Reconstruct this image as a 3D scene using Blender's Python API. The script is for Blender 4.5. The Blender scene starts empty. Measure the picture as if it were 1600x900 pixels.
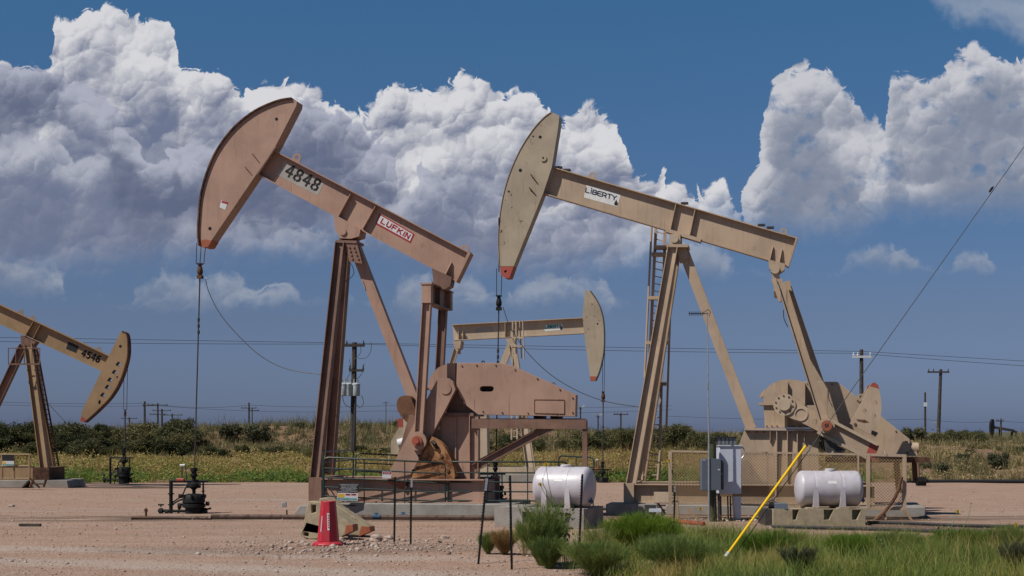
import bpy, bmesh, math, random
import numpy as np
from mathutils import Vector, Matrix

# ------------------------------------------------------------------ camera, sky, sun
F = 2222.0          # focal length in photograph pixels (1600 wide)
EYE = 2.36          # eye height above the gravel
HZ = 675.0          # horizon row
scene = bpy.context.scene
C = scene.collection
cam = bpy.data.objects.new('camera', bpy.data.cameras.new('camera'))
C.objects.link(cam); scene.camera = cam
cam.data.sensor_width = 36.0
cam.data.lens = 36.0 * F / 1600.0
cam.data.shift_y = (HZ - 450.0) / 1600.0
cam.data.clip_start = 0.1; cam.data.clip_end = 20000
cam.location = (0, 0, EYE); cam.rotation_euler = (math.radians(90), 0, 0)
scene.view_settings.view_transform = 'Standard'
scene.view_settings.look = 'None'
scene.view_settings.gamma = 1.0
scene.view_settings.exposure = 0.0
scene.cycles.use_denoising = True
scene.cycles.max_bounces = 6

SUN_DIR = Vector((1.22, 0.78, -1.85)).normalized()      # the way the light travels
sun = bpy.data.objects.new('sun', bpy.data.lights.new('sun', 'SUN'))
C.objects.link(sun)
sun.data.energy = 5.0; sun.data.angle = math.radians(0.5); sun.data.color = (1.0, 0.955, 0.89)
sun.rotation_euler = SUN_DIR.to_track_quat('-Z', 'Y').to_euler()
SUN_EL = math.asin(-SUN_DIR.z)
SUN_AZ = math.atan2(-SUN_DIR.x, -SUN_DIR.y)          # compass style, from +Y towards +X

ALB = 0.80      # overall reflectance
class NG:
    """small helper to write node trees as expressions"""
    def __init__(s, tree): s.t = tree; s.n = tree.nodes; s.l = tree.links
    def node(s, kind, **kw):
        n = s.n.new(kind)
        for k, v in kw.items(): setattr(n, k, v)
        return n
    def put(s, sock, v):
        if v is None: return
        if hasattr(v, 'is_output') and sock.name == 'Base Color': v = s.mix(1.0, v, (ALB, ALB, ALB), 'MULTIPLY')
        if hasattr(v, 'is_output'): s.l.new(v, sock)
        else: sock.default_value = v
    def m(s, op, a, b=None, c=None, clamp=False):
        n = s.node('ShaderNodeMath', operation=op, use_clamp=clamp)
        s.put(n.inputs[0], a); s.put(n.inputs[1], b)
        if c is not None: s.put(n.inputs[2], c)
        return n.outputs[0]
    def add(s, a, b): return s.m('ADD', a, b)
    def sub(s, a, b): return s.m('SUBTRACT', a, b)
    def mul(s, a, b): return s.m('MULTIPLY', a, b)
    def rng(s, v, a, b, c=0.0, d=1.0, mode='SMOOTHSTEP'):
        n = s.node('ShaderNodeMapRange', interpolation_type=mode)
        s.put(n.inputs[0], v)
        for i, q in enumerate((a, b, c, d)): s.put(n.inputs[i + 1], q)
        return n.outputs[0]
    def xyz(s, x, y, z):
        n = s.node('ShaderNodeCombineXYZ')
        for i, q in enumerate((x, y, z)): s.put(n.inputs[i], q)
        return n.outputs[0]
    def sep(s, v):
        n = s.node('ShaderNodeSeparateXYZ'); s.l.new(v, n.inputs[0]); return n.outputs
    def noise(s, vec, scale=1.0, detail=4.0, rough=0.5, dist=0.0):
        n = s.node('ShaderNodeTexNoise')
        s.put(n.inputs['Vector'], vec)
        for k, v in (('Scale', scale), ('Detail', detail), ('Roughness', rough), ('Distortion', dist)): s.put(n.inputs[k], v)
        return n
    def mix(s, f, a, b, blend='MIX'):
        n = s.node('ShaderNodeMix', data_type='RGBA', blend_type=blend)
        s.put(n.inputs[0], f)
        for i, q in ((6, a), (7, b)):
            s.put(n.inputs[i], (q[0], q[1], q[2], 1.0) if isinstance(q, tuple) and len(q) == 3 else q)
        return n.outputs[2]
    def curve(s, v, pts, lo=0.0, hi=1600.0, vlo=0.0, vhi=900.0):
        """v in px -> interpolated px value"""
        n = s.node('ShaderNodeFloatCurve')
        s.put(n.inputs[1], s.m('DIVIDE', s.sub(v, lo), hi - lo))
        cu = n.mapping.curves[0]
        P = [((x - lo) / (hi - lo), (y - vlo) / (vhi - vlo)) for x, y in pts]
        while len(cu.points) < len(P): cu.points.new(0.5, 0.5)
        for p, (x, y) in zip(cu.points, P): p.location = (x, y)
        for p in cu.points: p.handle_type = 'AUTO_CLAMPED'
        n.mapping.use_clip = False
        n.mapping.update()
        return s.add(s.mul(n.outputs[0], vhi - vlo), vlo)

world = bpy.data.worlds.new('World'); scene.world = world
world.use_nodes = True
wt = world.node_tree; wt.nodes.clear()
g = NG(wt)
skyn = g.node('ShaderNodeTexSky', sky_type='NISHITA', sun_disc=False, sun_elevation=SUN_EL, sun_rotation=SUN_AZ,
              altitude=900.0, air_density=1.0, dust_density=1.2, ozone_density=2.0)
tc = g.node('ShaderNodeTexCoord').outputs['Generated']
dx, dy, dz = g.sep(tc)
dyc = g.m('MAXIMUM', dy, 0.05)
PX = g.add(g.mul(g.m('DIVIDE', dx, dyc), F), 800.0)       # direction tangents, in tenths of milliradians or so
PY = g.sub(HZ, g.mul(g.m('DIVIDE', dz, dyc), F))
front = g.rng(dy, 0.3, 0.5)

# polarised blue: the real sky is much deeper than the model away from the sun
elev = g.rng(dz, 0.08, 0.32, mode='LINEAR')
elev2 = g.rng(dz, 0.0, 0.08, mode='LINEAR')
tint = g.mix(elev2, (0.25, 0.32, 0.62), (0.33, 0.36, 0.51))
tint = g.mix(elev, tint, (0.30, 0.575, 0.72))
tint = g.mix(1.0, tint, g.mix(g.rng(dz, 0.36, 0.75), (1.0, 1.0, 1.0), (0.6, 0.6, 0.62)), 'MULTIPLY')  # zenith out of view dimmed further to weaken the sky fill light
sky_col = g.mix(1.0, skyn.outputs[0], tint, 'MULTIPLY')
sky_strength = 0.10

pv = g.xyz(PX, PY, 0.0)
def warp(amp, scale, detail, seed):
    n = g.noise(g.xyz(g.add(PX, seed), PY, seed * 0.37), 1.0 / scale, detail, 0.55)
    r, gg, _ = g.sep(n.outputs['Color'])
    return g.mul(g.sub(r, 0.5), amp), g.mul(g.sub(gg, 0.5), amp)
w1 = warp(70.0, 70.0, 5.0, 13.0)
WX = g.add(PX, w1[0]); WY = g.add(PY, w1[1])
def puffs(x, y, size, seed, smooth=0.35):
    """rounded cauliflower lumps: returns how much each lump faces the sun, and its height"""
    n = g.node('ShaderNodeTexVoronoi', voronoi_dimensions='2D', feature='SMOOTH_F1')
    v = g.xyz(g.add(x, seed), g.add(y, seed * 0.7), 0.0)
    g.put(n.inputs['Vector'], v); g.put(n.inputs['Scale'], 1.0 / size); g.put(n.inputs['Smoothness'], smooth)
    px_, py_, _ = g.sep(n.outputs['Position']); vx, vy, _ = g.sep(v)
    dx_ = g.mul(g.sub(vx, px_), 1.0 / size); dy_ = g.mul(g.sub(vy, py_), 1.0 / size)
    lit = g.sub(g.mul(dx_, -0.62), g.mul(dy_, 1.05))
    h = g.sub(1.0, g.mul(g.add(g.mul(dx_, dx_), g.mul(dy_, dy_)), 1.8))
    return lit, h
w3 = warp(30.0, 22.0, 4.0, 77.0)
VX = g.add(PX, g.add(g.mul(w1[0], 0.55), g.mul(w3[0], 0.8))); VY = g.add(PY, g.add(g.mul(w1[1], 0.55), g.mul(w3[1], 0.8)))
la, ha = puffs(VX, VY, 128.0, 11.0)
lb, hb = puffs(VX, VY, 60.0, 37.0)
lc, hc = puffs(VX, VY, 29.0, 91.0)
ld, hd_ = puffs(VX, VY, 15.0, 143.0)
relief = g.add(g.add(g.mul(la, 0.40), g.mul(lb, 0.34)), g.add(g.mul(lc, 0.24), g.mul(ld, 0.14)))
H = g.add(g.add(g.mul(g.sub(ha, 0.7), 30.0), g.mul(g.sub(hb, 0.7), 22.0)), g.add(g.mul(g.sub(hc, 0.7), 11.0), g.mul(g.sub(hd_, 0.7), 6.0)))
lowf = g.noise(g.xyz(PX, g.mul(PY, 1.3), 7.7), 1 / 150.0, 3.0, 0.5).outputs[0]
fine = g.noise(g.xyz(PX, PY, 3.1), 1 / 26.0, 6.0, 0.6).outputs[0]
w2 = warp(60.0, 24.0, 3.0, 51.0)
thinf = g.noise(g.xyz(PX, g.mul(PY, 1.2), 55.0), 1 / 75.0, 4.0, 0.55).outputs[0]
TX = g.add(g.add(PX, g.mul(w1[0], 0.55)), g.mul(w2[0], 0.24))
TY = g.add(g.mul(w1[1], 0.25), g.mul(w2[1], 0.22))
def layer(top, bot, edge, soft, bump, hi, lo, depth, tone, opac=None, thin=None):
    """cloud bank between two outlines: bright billowing tops, grey flat bases"""
    T = g.curve(TX, top); Bm = g.curve(TX, bot)
    D = g.sub(g.add(g.add(PY, TY), g.mul(H, bump / 38.0)), T)
    a = g.mul(g.rng(D, -edge, edge), g.rng(g.sub(Bm, g.add(PY, g.mul(g.sub(fine, 0.5), 60.0))), -soft, soft))
    if opac: a = g.mul(a, opac)
    if thin: a = g.mul(a, g.rng(g.add(g.mul(thinf, 0.6), g.mul(fine, 0.4)), thin[0], thin[1], 0.25, 1.0))
    lit = g.sub(1.0, g.rng(g.add(D, g.mul(g.sub(lowf, 0.5), depth * 2.4)), 0.0, depth, mode='LINEAR'))
    lit = g.add(g.mul(lit, 0.90), g.mul(g.mul(relief, tone), g.add(g.mul(lit, 0.7), 0.30)))
    lit = g.add(lit, g.mul(g.sub(fine, 0.5), 0.20))
    lit = g.rng(lit, -0.22, 1.0)
    return a, g.mix(lit, lo, hi)
OFF = 700.0
L_far = layer(
    [(-10,100),(60,110),(78,80),(89,38),(112,40),(127,22),(160,12),(183,25),(232,42),(262,50),(276,75),(276,95),(293,120),(340,122),(382,138),(433,130),(480,144),(527,166),(582,176),(597,156),(653,145),(672,150),(705,136),(735,124),(761,136),(789,155),(814,143),(854,169),(882,196),(915,174),(942,178),(968,212),(990,262),(1017,268),(1064,280),(1100,296),(1122,288),(1140,306),(1165,380),(1200,600),(1600,600)],
    [(0,410),(200,400),(330,385),(470,375),(560,350),(700,405),(850,410),(960,400),(1060,350),(1100,345),(1140,330),(1200,320),(1600,320)],
    4.0, 50.0, 38.0, (0.67,0.67,0.70), (0.15,0.18,0.28), 165.0, 1.4)
L_right = layer(
    [(0,600),(1130,600),(1157,336),(1180,250),(1192,204),(1203,150),(1233,108),(1274,105),(1305,125),(1318,148),(1341,166),(1350,190),(1380,200),(1390,134),(1402,125),(1438,133),(1468,116),(1489,84),(1514,77),(1550,87),(1571,97),(1600,92)],
    [(0,330),(1150,340),(1250,352),(1340,345),(1400,320),(1600,318)],
    6.0, 38.0, 38.0, (0.56,0.565,0.61), (0.20,0.235,0.32), 150.0, 1.2, None, (0.32, 0.47))
L_mid = layer(
    [(-10,110),(30,104),(75,112),(120,135),(165,160),(205,205),(240,235),(270,222),(330,210),(420,170),(470,165),(520,180),(580,195),(620,225),(660,245),(672,270),(655,310),(620,600),(1600,600)],
    [(0,200),(130,190),(160,250),(220,360),(420,345),(560,330),(640,300),(680,290),(1600,290)],
    5.0, 40.0, 38.0, (0.40,0.42,0.51), (0.115,0.14,0.225), 75.0, 1.25)
L_low = layer(
    [(-10,225),(40,205),(90,215),(130,250),(180,230),(240,290),(300,320),(360,330),(430,345),(520,350),(580,330),(640,300),(700,285),(760,290),(840,320),(900,340),(960,330),(1000,350),(1040,600),(1600,600)],
    [(0,395),(120,385),(240,375),(420,370),(520,385),(700,398),(860,392),(960,380),(1600,380)],
    8.0, 40.0, 34.0, (0.42,0.44,0.52), (0.145,0.175,0.27), 70.0, 1.2, 0.9, (0.34, 0.50))
L_small = layer(
    [(-10,408),(40,402),(80,412),(110,470),(195,478),(215,450),(260,428),(300,436),(340,434),(372,436),(400,455),(450,446),(480,470),(600,470),(625,440),(680,432),(740,440),(780,470),(820,452),(890,436),(940,446),(965,480),(1000,470),(1040,392),(1090,382),(1130,396),(1160,430),(1300,430),(1345,404),(1400,392),(1425,410),(1480,430),(1505,402),(1540,402),(1560,430),(1600,430)],
    [(0,455),(80,458),(120,455),(200,474),(330,478),(470,468),(600,472),(650,492),(740,478),(800,470),(950,475),(1040,424),(1130,426),(1340,414),(1420,418),(1600,416)],
    10.0, 14.0, 26.0, (0.34,0.375,0.45), (0.17,0.215,0.31), 50.0, 0.9, 0.7, (0.36, 0.54))
L_top = layer(
    [(0,-200),(1400,-200),(1600,-200)],
    [(0,-60),(540,-60),(770,-60),(1380,-60),(1470,10),(1500,30),(1540,28),(1600,62)],
    10.0, 22.0, 20.0, (0.33,0.38,0.47), (0.22,0.28,0.40), 260.0, 1.0, 0.75)
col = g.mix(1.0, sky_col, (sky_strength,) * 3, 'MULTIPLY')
for a, c in (L_small, L_far, L_low, L_mid, L_right, L_top):
    col = g.mix(g.mul(a, front), col, c)
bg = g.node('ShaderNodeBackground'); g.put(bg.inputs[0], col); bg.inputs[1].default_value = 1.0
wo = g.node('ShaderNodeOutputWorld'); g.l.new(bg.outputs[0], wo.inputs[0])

# ------------------------------------------------------------------ materials
MATS = {}
def new_mat(name):
    m = bpy.data.materials.new(name); m.use_nodes = True
    t = m.node_tree; t.nodes.clear(); G = NG(t)
    b = G.node('ShaderNodeBsdfPrincipled'); o = G.node('ShaderNodeOutputMaterial')
    t.links.new(b.outputs[0], o.inputs[0])
    MATS[name] = m
    return m, G, b
def bump(G, b, h, strength=0.3, dist=0.02):
    n = G.node('ShaderNodeBump'); n.inputs['Strength'].default_value = strength
    n.inputs['Distance'].default_value = dist
    G.put(n.inputs['Height'], h); G.l.new(n.outputs[0], b.inputs['Normal'])
def sc(c, k): return tuple(min(1.0, v * k) for v in c)
def paint(name, base, rust=0.30, rough=0.55, rustcol=(0.20, 0.085, 0.035), scale=1.0, grime=0.22, metal=0.0):
    """weathered paint: faded patches, drip streaks, chips of rust"""
    m, G, b = new_mat(name)
    co = G.node('ShaderNodeTexCoord').outputs['Object']
    x, y, z = G.sep(co)
    big = G.noise(co, 0.9 * scale, 5, 0.6).outputs[0]
    streak = G.noise(G.xyz(G.mul(x, 9.0), G.mul(y, 9.0), G.mul(z, 0.7)), scale, 4, 0.6).outputs[0]
    c = G.mix(G.rng(big, 0.35, 0.68), sc(base, 1.06), sc(base, 1.0 - grime * 0.7))
    c = G.mix(G.mul(G.rng(streak, 0.50, 0.75), grime * 1.6), c, (base[0] * 0.62, base[1] * 0.50, base[2] * 0.42))
    chip = G.noise(co, 6.5 * scale, 7, 0.72).outputs[0]
    chipm = G.mul(G.rng(chip, 0.72 - rust * 0.25, 0.75 - rust * 0.25), G.rng(big, 0.42, 0.55))
    c = G.mix(chipm, c, rustcol)
    blot = G.noise(co, 2.3 * scale, 6, 0.7, 0.8).outputs[0]
    c = G.mix(G.mul(G.rng(blot, 0.60, 0.74), 0.35 + rust * .5), c, (base[0] * 0.42, base[1] * 0.33, base[2] * 0.27))
    run = G.noise(G.xyz(G.mul(x, 16.0), G.mul(y, 16.0), G.mul(z, 0.9)), scale, 3, 0.5).outputs[0]
    c = G.mix(G.mul(G.rng(run, 0.66, 0.74), 0.55), c, (0.15, 0.07, 0.035))
    G.put(b.inputs['Base Color'], c)
    G.put(b.inputs['Roughness'], G.add(rough, G.mul(chipm, 0.3)))
    b.inputs['Metallic'].default_value = metal
    b.inputs['Specular IOR Level'].default_value = 0.35
    bump(G, b, G.add(G.noise(co, 3.0, 3, 0.5).outputs[0], G.mul(chipm, -0.3)), 0.15, 0.02)
    return m
def plain(name, col, rough=0.6, metal=0.0, var=0.15, scale=8.0, spec=0.4):
    m, G, b = new_mat(name)
    co = G.node('ShaderNodeTexCoord').outputs['Object']
    n = G.noise(co, scale, 5, 0.6).outputs[0]
    G.put(b.inputs['Base Color'], G.mix(G.rng(n, 0.3, 0.7), sc(col, 1 - var), sc(col, 1 + var)))
    b.inputs['Roughness'].default_value = rough; b.inputs['Metallic'].default_value = metal
    b.inputs['Specular IOR Level'].default_value = spec
    return m

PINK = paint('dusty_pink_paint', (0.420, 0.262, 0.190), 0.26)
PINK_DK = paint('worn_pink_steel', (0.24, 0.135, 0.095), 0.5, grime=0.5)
TAN = paint('beige_paint', (0.475, 0.352, 0.245), 0.22)
TAN2 = paint('pale_beige_paint', (0.51, 0.40, 0.285), 0.14)
YTAN = paint('ochre_tan_paint', (0.36, 0.235, 0.125), 0.2)
HEADW = paint('pale_scuffed_paint', (0.43, 0.35, 0.25), 0.42, rustcol=(0.10, 0.06, 0.035))
RUSTW = paint('rusted_casting', (0.40, 0.20, 0.085), 0.95, rustcol=(0.14, 0.05, 0.02), grime=0.8, scale=1.6, rough=0.8)
RUSTD = paint('dark_rust', (0.16, 0.075, 0.04), 0.9, rustcol=(0.05, 0.025, 0.015), grime=0.7, rough=0.85)
ORANGE = paint('faded_orange_paint', (0.36, 0.105, 0.05), 0.3)
REDP = paint('faded_red_paint', (0.40, 0.085, 0.06), 0.35)
BLACKM = plain('oily_black_iron', (0.010, 0.0095, 0.009), 0.6, var=0.5, spec=0.25)
DARKM = plain('dark_steel', (0.05, 0.045, 0.042), 0.55, var=0.3)
HOLE = plain('hole_black', (0.008, 0.008, 0.008), 0.9)
GREEN = plain('dark_green_paint', (0.012, 0.032, 0.028), 0.42, var=0.3)
WIREM = plain('weathered_wire', (0.06, 0.06, 0.06), 0.5)
GALV = plain('galvanised_steel', (0.42, 0.44, 0.46), 0.4, 0.5)
CANM = plain('transformer_grey', (0.50, 0.55, 0.56), 0.4)
WOOD = plain('dark_pole_wood', (0.060, 0.045, 0.035), 0.85, var=0.4, scale=4.0)
WOODP = plain('weathered_pale_wood', (0.46, 0.38, 0.27), 0.8, var=0.25)
GREYB = plain('grey_enamel', (0.125, 0.150, 0.185), 0.4, var=0.05, scale=2)
WHITEB = plain('white_enamel', (0.60, 0.64, 0.72), 0.42, var=0.04, scale=2)
YELLOW = plain('yellow_plastic', (0.95, 0.58, 0.01), 0.38, var=0.05)
BLK = plain('black_print', (0.012, 0.012, 0.014), 0.6)
WHT = plain('white_print', (0.66, 0.66, 0.66), 0.5, var=0.06)
DECAL = plain('off_white_decal', (0.72, 0.72, 0.69), 0.5, var=0.08)
REDPR = plain('dark_red_print', (0.36, 0.02, 0.03), 0.5, var=0.1)
NAVY = plain('navy_print', (0.015, 0.02, 0.06), 0.5)
TEAL = plain('teal_print', (0.02, 0.30, 0.26), 0.5)
AMBER = plain('amber_print', (0.75, 0.42, 0.03), 0.5)
GREYPATCH = plain('grey_stencil_patch', (0.37, 0.335, 0.30), 0.7, var=0.12, scale=3)
BLUEV = plain('blue_valve_paint', (0.03, 0.10, 0.18), 0.5)
HOSE = plain('black_hose', (0.02, 0.02, 0.022), 0.6)
PIPER = paint('rusty_pipe', (0.11, 0.06, 0.04), 0.8, rustcol=(0.06, 0.03, 0.02))
REDPIPE = plain('red_brown_pipe', (0.30, 0.06, 0.035), 0.6)

m, G, b = new_mat('concrete'); CONC = m
co = G.node('ShaderNodeTexCoord').outputs['Object']
n1 = G.noise(co, 1.7, 6, 0.65).outputs[0]; n2 = G.noise(co, 22, 5, 0.7).outputs[0]
x, y, z = G.sep(co)
c = G.mix(G.rng(n1, 0.32, 0.7), (0.34, 0.31, 0.275), (0.24, 0.215, 0.185))
c = G.mix(G.mul(G.rng(n2, 0.52, 0.7), 0.35), c, (0.14, 0.12, 0.10))
c = G.mix(G.mul(G.rng(z, 0.12, 0.0), 0.6), c, (0.33, 0.23, 0.18))
G.put(b.inputs['Base Color'], c); b.inputs['Roughness'].default_value = 0.9
bump(G, b, n2, 0.4, 0.01)

m, G, b = new_mat('tan_barrier_plastic'); BARR = m
co = G.node('ShaderNodeTexCoord').outputs['Object']
n1 = G.noise(co, 5, 6, 0.7).outputs[0]
c = G.mix(G.rng(n1, 0.35, 0.66), (0.42, 0.34, 0.22), (0.31, 0.245, 0.155))
c = G.mix(G.rng(G.noise(co, 14, 6, 0.75, 1.0).outputs[0], 0.61, 0.66), c, (0.13, 0.10, 0.07))
G.put(b.inputs['Base Color'], c); b.inputs['Roughness'].default_value = 0.8
bump(G, b, n1, 0.3, 0.02)

def tank_mat():
    m, G, b = new_mat('white_polyethylene')
    co = G.node('ShaderNodeTexCoord').outputs['Object']
    x, y, z = G.sep(co)
    n = G.noise(co, 3.0, 4, 0.6).outputs[0]
    c = G.mix(G.rng(n, 0.35, 0.7), (0.58, 0.55, 0.585), (0.52, 0.48, 0.51))
    st = G.noise(G.xyz(G.mul(x, 9.0), G.mul(y, 9.0), G.mul(z, 1.0)), 1.0, 4, 0.6).outputs[0]
    c = G.mix(G.mul(G.rng(st, 0.52, 0.72), 0.30), c, (0.36, 0.27, 0.22))
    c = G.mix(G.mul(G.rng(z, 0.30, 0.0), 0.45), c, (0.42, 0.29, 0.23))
    G.put(b.inputs['Base Color'], c)
    b.inputs['Roughness'].default_value = 0.42
    b.inputs['Subsurface Weight'].default_value = 0.25
    b.inputs['Subsurface Radius'].default_value = (0.06, 0.045, 0.04)
    return m
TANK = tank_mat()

m, G, b = new_mat('red_rubber'); CONE = m
co = G.node('ShaderNodeTexCoord').outputs['Object']
n1 = G.noise(co, 7, 5, 0.6).outputs[0]
G.put(b.inputs['Base Color'], G.mix(G.rng(n1, 0.35, 0.75), (0.50, 0.012, 0.03), (0.42, 0.05, 0.06)))
b.inputs['Roughness'].default_value = 0.42

# ------------------------------------------------------------------ terrain height
def sst(v, a, b):
    t = np.clip((v - a) / (b - a), 0, 1); return t * t * (3 - 2 * t)
def fb(x, y, s, seed=0.0):
    return (np.sin(x / s + 1.3 * seed + 1.7 * np.sin(y / s * 0.8 + seed)) + np.sin(y / s * 1.3 + 2.1 * seed + 1.3 * np.sin(x / s * 1.1 - seed))) * 0.5
def gz(x, y):
    x = np.asarray(x, float); y = np.asarray(y, float)
    right = sst(x, 15.0, 23.0)
    edge = 1.2 * fb(x, y, 4.0, 2.0)
    left_h = 0.75 * sst(y + edge, 66, 86) + (1.55 + 0.35 * sst(x, -30, -18) * (1 - sst(x, -5, 6)) - 0.35 * sst(x, 3, 10)) * sst(y + 2 * edge, 88, 108)
    right_h = 1.35 * sst(y + 0.6 * edge, 67, 84) + 0.35 * sst(y, 84, 104)
    h = left_h * (1 - right) + right_h * right
    veg = sst(y, 66, 74)
    h = h + veg * (0.16 * fb(x, y, 3.1, 1.0) + 0.10 * fb(x, y, 1.3, 5.0)) + sst(y, 86, 100) * 0.28 * fb(x, y, 7.5, 9.0)
    far = sst(y, 112, 240)
    h = h * (1 - far) + far * (0.5 + 0.5 * fb(x, y, 60.0, 3.0))
    flat = (1 - veg) * (0.025 * fb(x, y, 2.3, 4.0) + 0.012 * fb(x, y, 0.9, 7.0)) * sst(np.abs(y - 41), 3.5, 8)
    fg = sst(x + 0.35 * fb(x, y, 1.7, 3.0), 1.2, 4.0) * (1 - sst(y, 29.5, 34.0)) * 0.06 * fb(x, y, 1.9, 8.0)
    side = sst(np.abs(x), 300, 1500) * sst(y, 60, 120) * 0.3
    return h + flat + fg + side
def gzf(x, y): return float(gz(x, y))

# ------------------------------------------------------------------ mesh helpers
from mathutils.geometry import tessellate_polygon
class MB:
    def __init__(s): s.v = []; s.f = []
    def add(s, vs, fs):
        o = len(s.v); s.v += [tuple(v) for v in vs]; s.f += [tuple(i + o for i in f) for f in fs]
        return s
    def prism(s, poly, y0, y1, holes=()):
        """poly in (x,z), extruded between y0 and y1; holes go right through"""
        loops = [list(poly)] + [list(h) for h in holes]
        flat = [p for l in loops for p in l]; n = len(flat)
        tris = tessellate_polygon([[Vector((x, z, 0)) for x, z in l] for l in loops])
        vs = [(x, y0, z) for x, z in flat] + [(x, y1, z) for x, z in flat]
        fs = []
        if len(loops) == 1:
            A = sum(poly[i][0] * poly[(i + 1) % len(poly)][1] - poly[(i + 1) % len(poly)][0] * poly[i][1] for i in range(len(poly)))
        for t in tris:
            fs.append(tuple(t)); fs.append(tuple(i + n for i in reversed(t)))
        o = 0
        for l in loops:
            k = len(l)
            for i in range(k):
                a, b2 = o + i, o + (i + 1) % k
                fs.append((a, b2, b2 + n, a + n))
            o += k
        return s.add(vs, fs)
    def box(s, x0, x1, y0, y1, z0, z1):
        vs = [(x, y, z) for x in (x0, x1) for y in (y0, y1) for z in (z0, z1)]
        return s.add(vs, [(0, 1, 3, 2), (4, 6, 7, 5), (0, 4, 5, 1), (2, 3, 7, 6), (0, 2, 6, 4), (1, 5, 7, 3)])
    def hexa(s, p, q):
        """two quads p and q (4 pts each) joined"""
        return s.add(list(p) + list(q), [(0, 1, 2, 3), (7, 6, 5, 4), (0, 4, 5, 1), (1, 5, 6, 2), (2, 6, 7, 3), (3, 7, 4, 0)])
    def bar(s, a, b, w, d, up=(0, 1, 0), off=(0, 0)):
        """square bar from a to b: w across in the picture plane, d along `up` (depth)"""
        a = Vector(a); b = Vector(b); t = (b - a).normalized(); u = Vector(up)
        u = (u - t * u.dot(t)).normalized(); r = t.cross(u)
        c = [(-w / 2 + off[0], -d / 2 + off[1]), (w / 2 + off[0], -d / 2 + off[1]), (w / 2 + off[0], d / 2 + off[1]), (-w / 2 + off[0], d / 2 + off[1])]
        return s.hexa([a + r * x + u * y for x, y in c], [b + r * x + u * y for x, y in c])
    def hbeam(s, a, b, w, d, t=0.02, up=(0, 1, 0)):
        """H section: flanges left and right, web facing the viewer"""
        s.bar(a, b, t, d, up, (-(w - t) / 2, 0)); s.bar(a, b, t, d, up, ((w - t) / 2, 0))
        return s.bar(a, b, w - 2 * t - 0.002, t, up)
    def tube(s, pts, r, n=8, cap=True):
        pts = [Vector(p) for p in pts]; N = len(pts)
        rs = r if isinstance(r, (list, tuple)) else [r] * N
        vs = []; ref = Vector((0.13, 0.31, 0.94))
        for i, p in enumerate(pts):
            t = (pts[min(i + 1, N - 1)] - pts[max(i - 1, 0)]).normalized()
            if abs(t.dot(ref)) > 0.95: ref = Vector((0.9, 0.2, 0.1))
            u = (ref - t * ref.dot(t)).normalized(); w = t.cross(u); ref = u
            for k in range(n):
                a = 2 * math.pi * k / n
                vs.append(p + (u * math.cos(a) + w * math.sin(a)) * rs[i])
        fs = [(i * n + k, i * n + (k + 1) % n, (i + 1) * n + (k + 1) % n, (i + 1) * n + k) for i in range(N - 1) for k in range(n)]
        if cap: fs += [tuple(range(n)), tuple(range((N - 1) * n, N * n))]
        return s.add(vs, fs)
    def disc(s, x, z, r, y0, y1, n=20):
        """round boss, axis along depth"""
        return s.prism([(x + r * math.cos(2 * math.pi * k / n), z + r * math.sin(2 * math.pi * k / n)) for k in range(n)], y0, y1)
    def ring(s, x, z, r, ri, y0, y1, n=20):
        c = [(math.cos(2 * math.pi * k / n), math.sin(2 * math.pi * k / n)) for k in range(n)]
        return s.prism([(x + r * a, z + r * b) for a, b in c], y0, y1, [[(x + ri * a, z + ri * b) for a, b in c]])
    def lathe(s, prof, c=(0, 0, 0), n=16):
        """profile (r,z) turned about the vertical"""
        vs = [(c[0] + r * math.cos(2 * math.pi * k / n), c[1] + r * math.sin(2 * math.pi * k / n), c[2] + z) for r, z in prof for k in range(n)]
        fs = [(i * n + k, i * n + (k + 1) % n, (i + 1) * n + (k + 1) % n, (i + 1) * n + k) for i in range(len(prof) - 1) for k in range(n)]
        return s.add(vs, fs + [tuple(range(n)), tuple(range((len(prof) - 1) * n, len(prof) * n))])
    def build(s, name, mat, parent=None, smooth=32, bev=0.0):
        me = bpy.data.meshes.new(name); me.from_pydata(s.v, [], s.f)
        bm = bmesh.new(); bm.from_mesh(me)
        bmesh.ops.recalc_face_normals(bm, faces=bm.faces)
        bm.to_mesh(me); bm.free()
        if smooth:
            me.polygons.foreach_set('use_smooth', [True] * len(me.polygons))
            me.set_sharp_from_angle(angle=math.radians(smooth))
        me.materials.append(mat)
        o = bpy.data.objects.new(name, me); C.objects.link(o)
        if parent: o.parent = parent
        if bev:
            md = o.modifiers.new('bevel', 'BEVEL'); md.width = bev; md.segments = 2; md.limit_method = 'ANGLE'; md.angle_limit = math.radians(40)
        return o
def tag(o, label=None, cat=None, group=None, kind=None):
    for k, v in (('label', label), ('category', cat), ('group', group), ('kind', kind)):
        if v: o[k] = v
    return o
def thing(name, label, cat, loc=(0, 0, 0), rz=0.0, group=None):
    o = bpy.data.objects.new(name, None); C.objects.link(o); o.empty_display_size = 0.1
    o.location = loc; o.rotation_euler = (0, 0, rz)
    return tag(o, label, cat, group)
def copy_tree(o, parent=None):
    c = o.copy(); C.objects.link(c); c.parent = parent
    for ch in list(o.children): copy_tree(ch, c)
    return c
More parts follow.
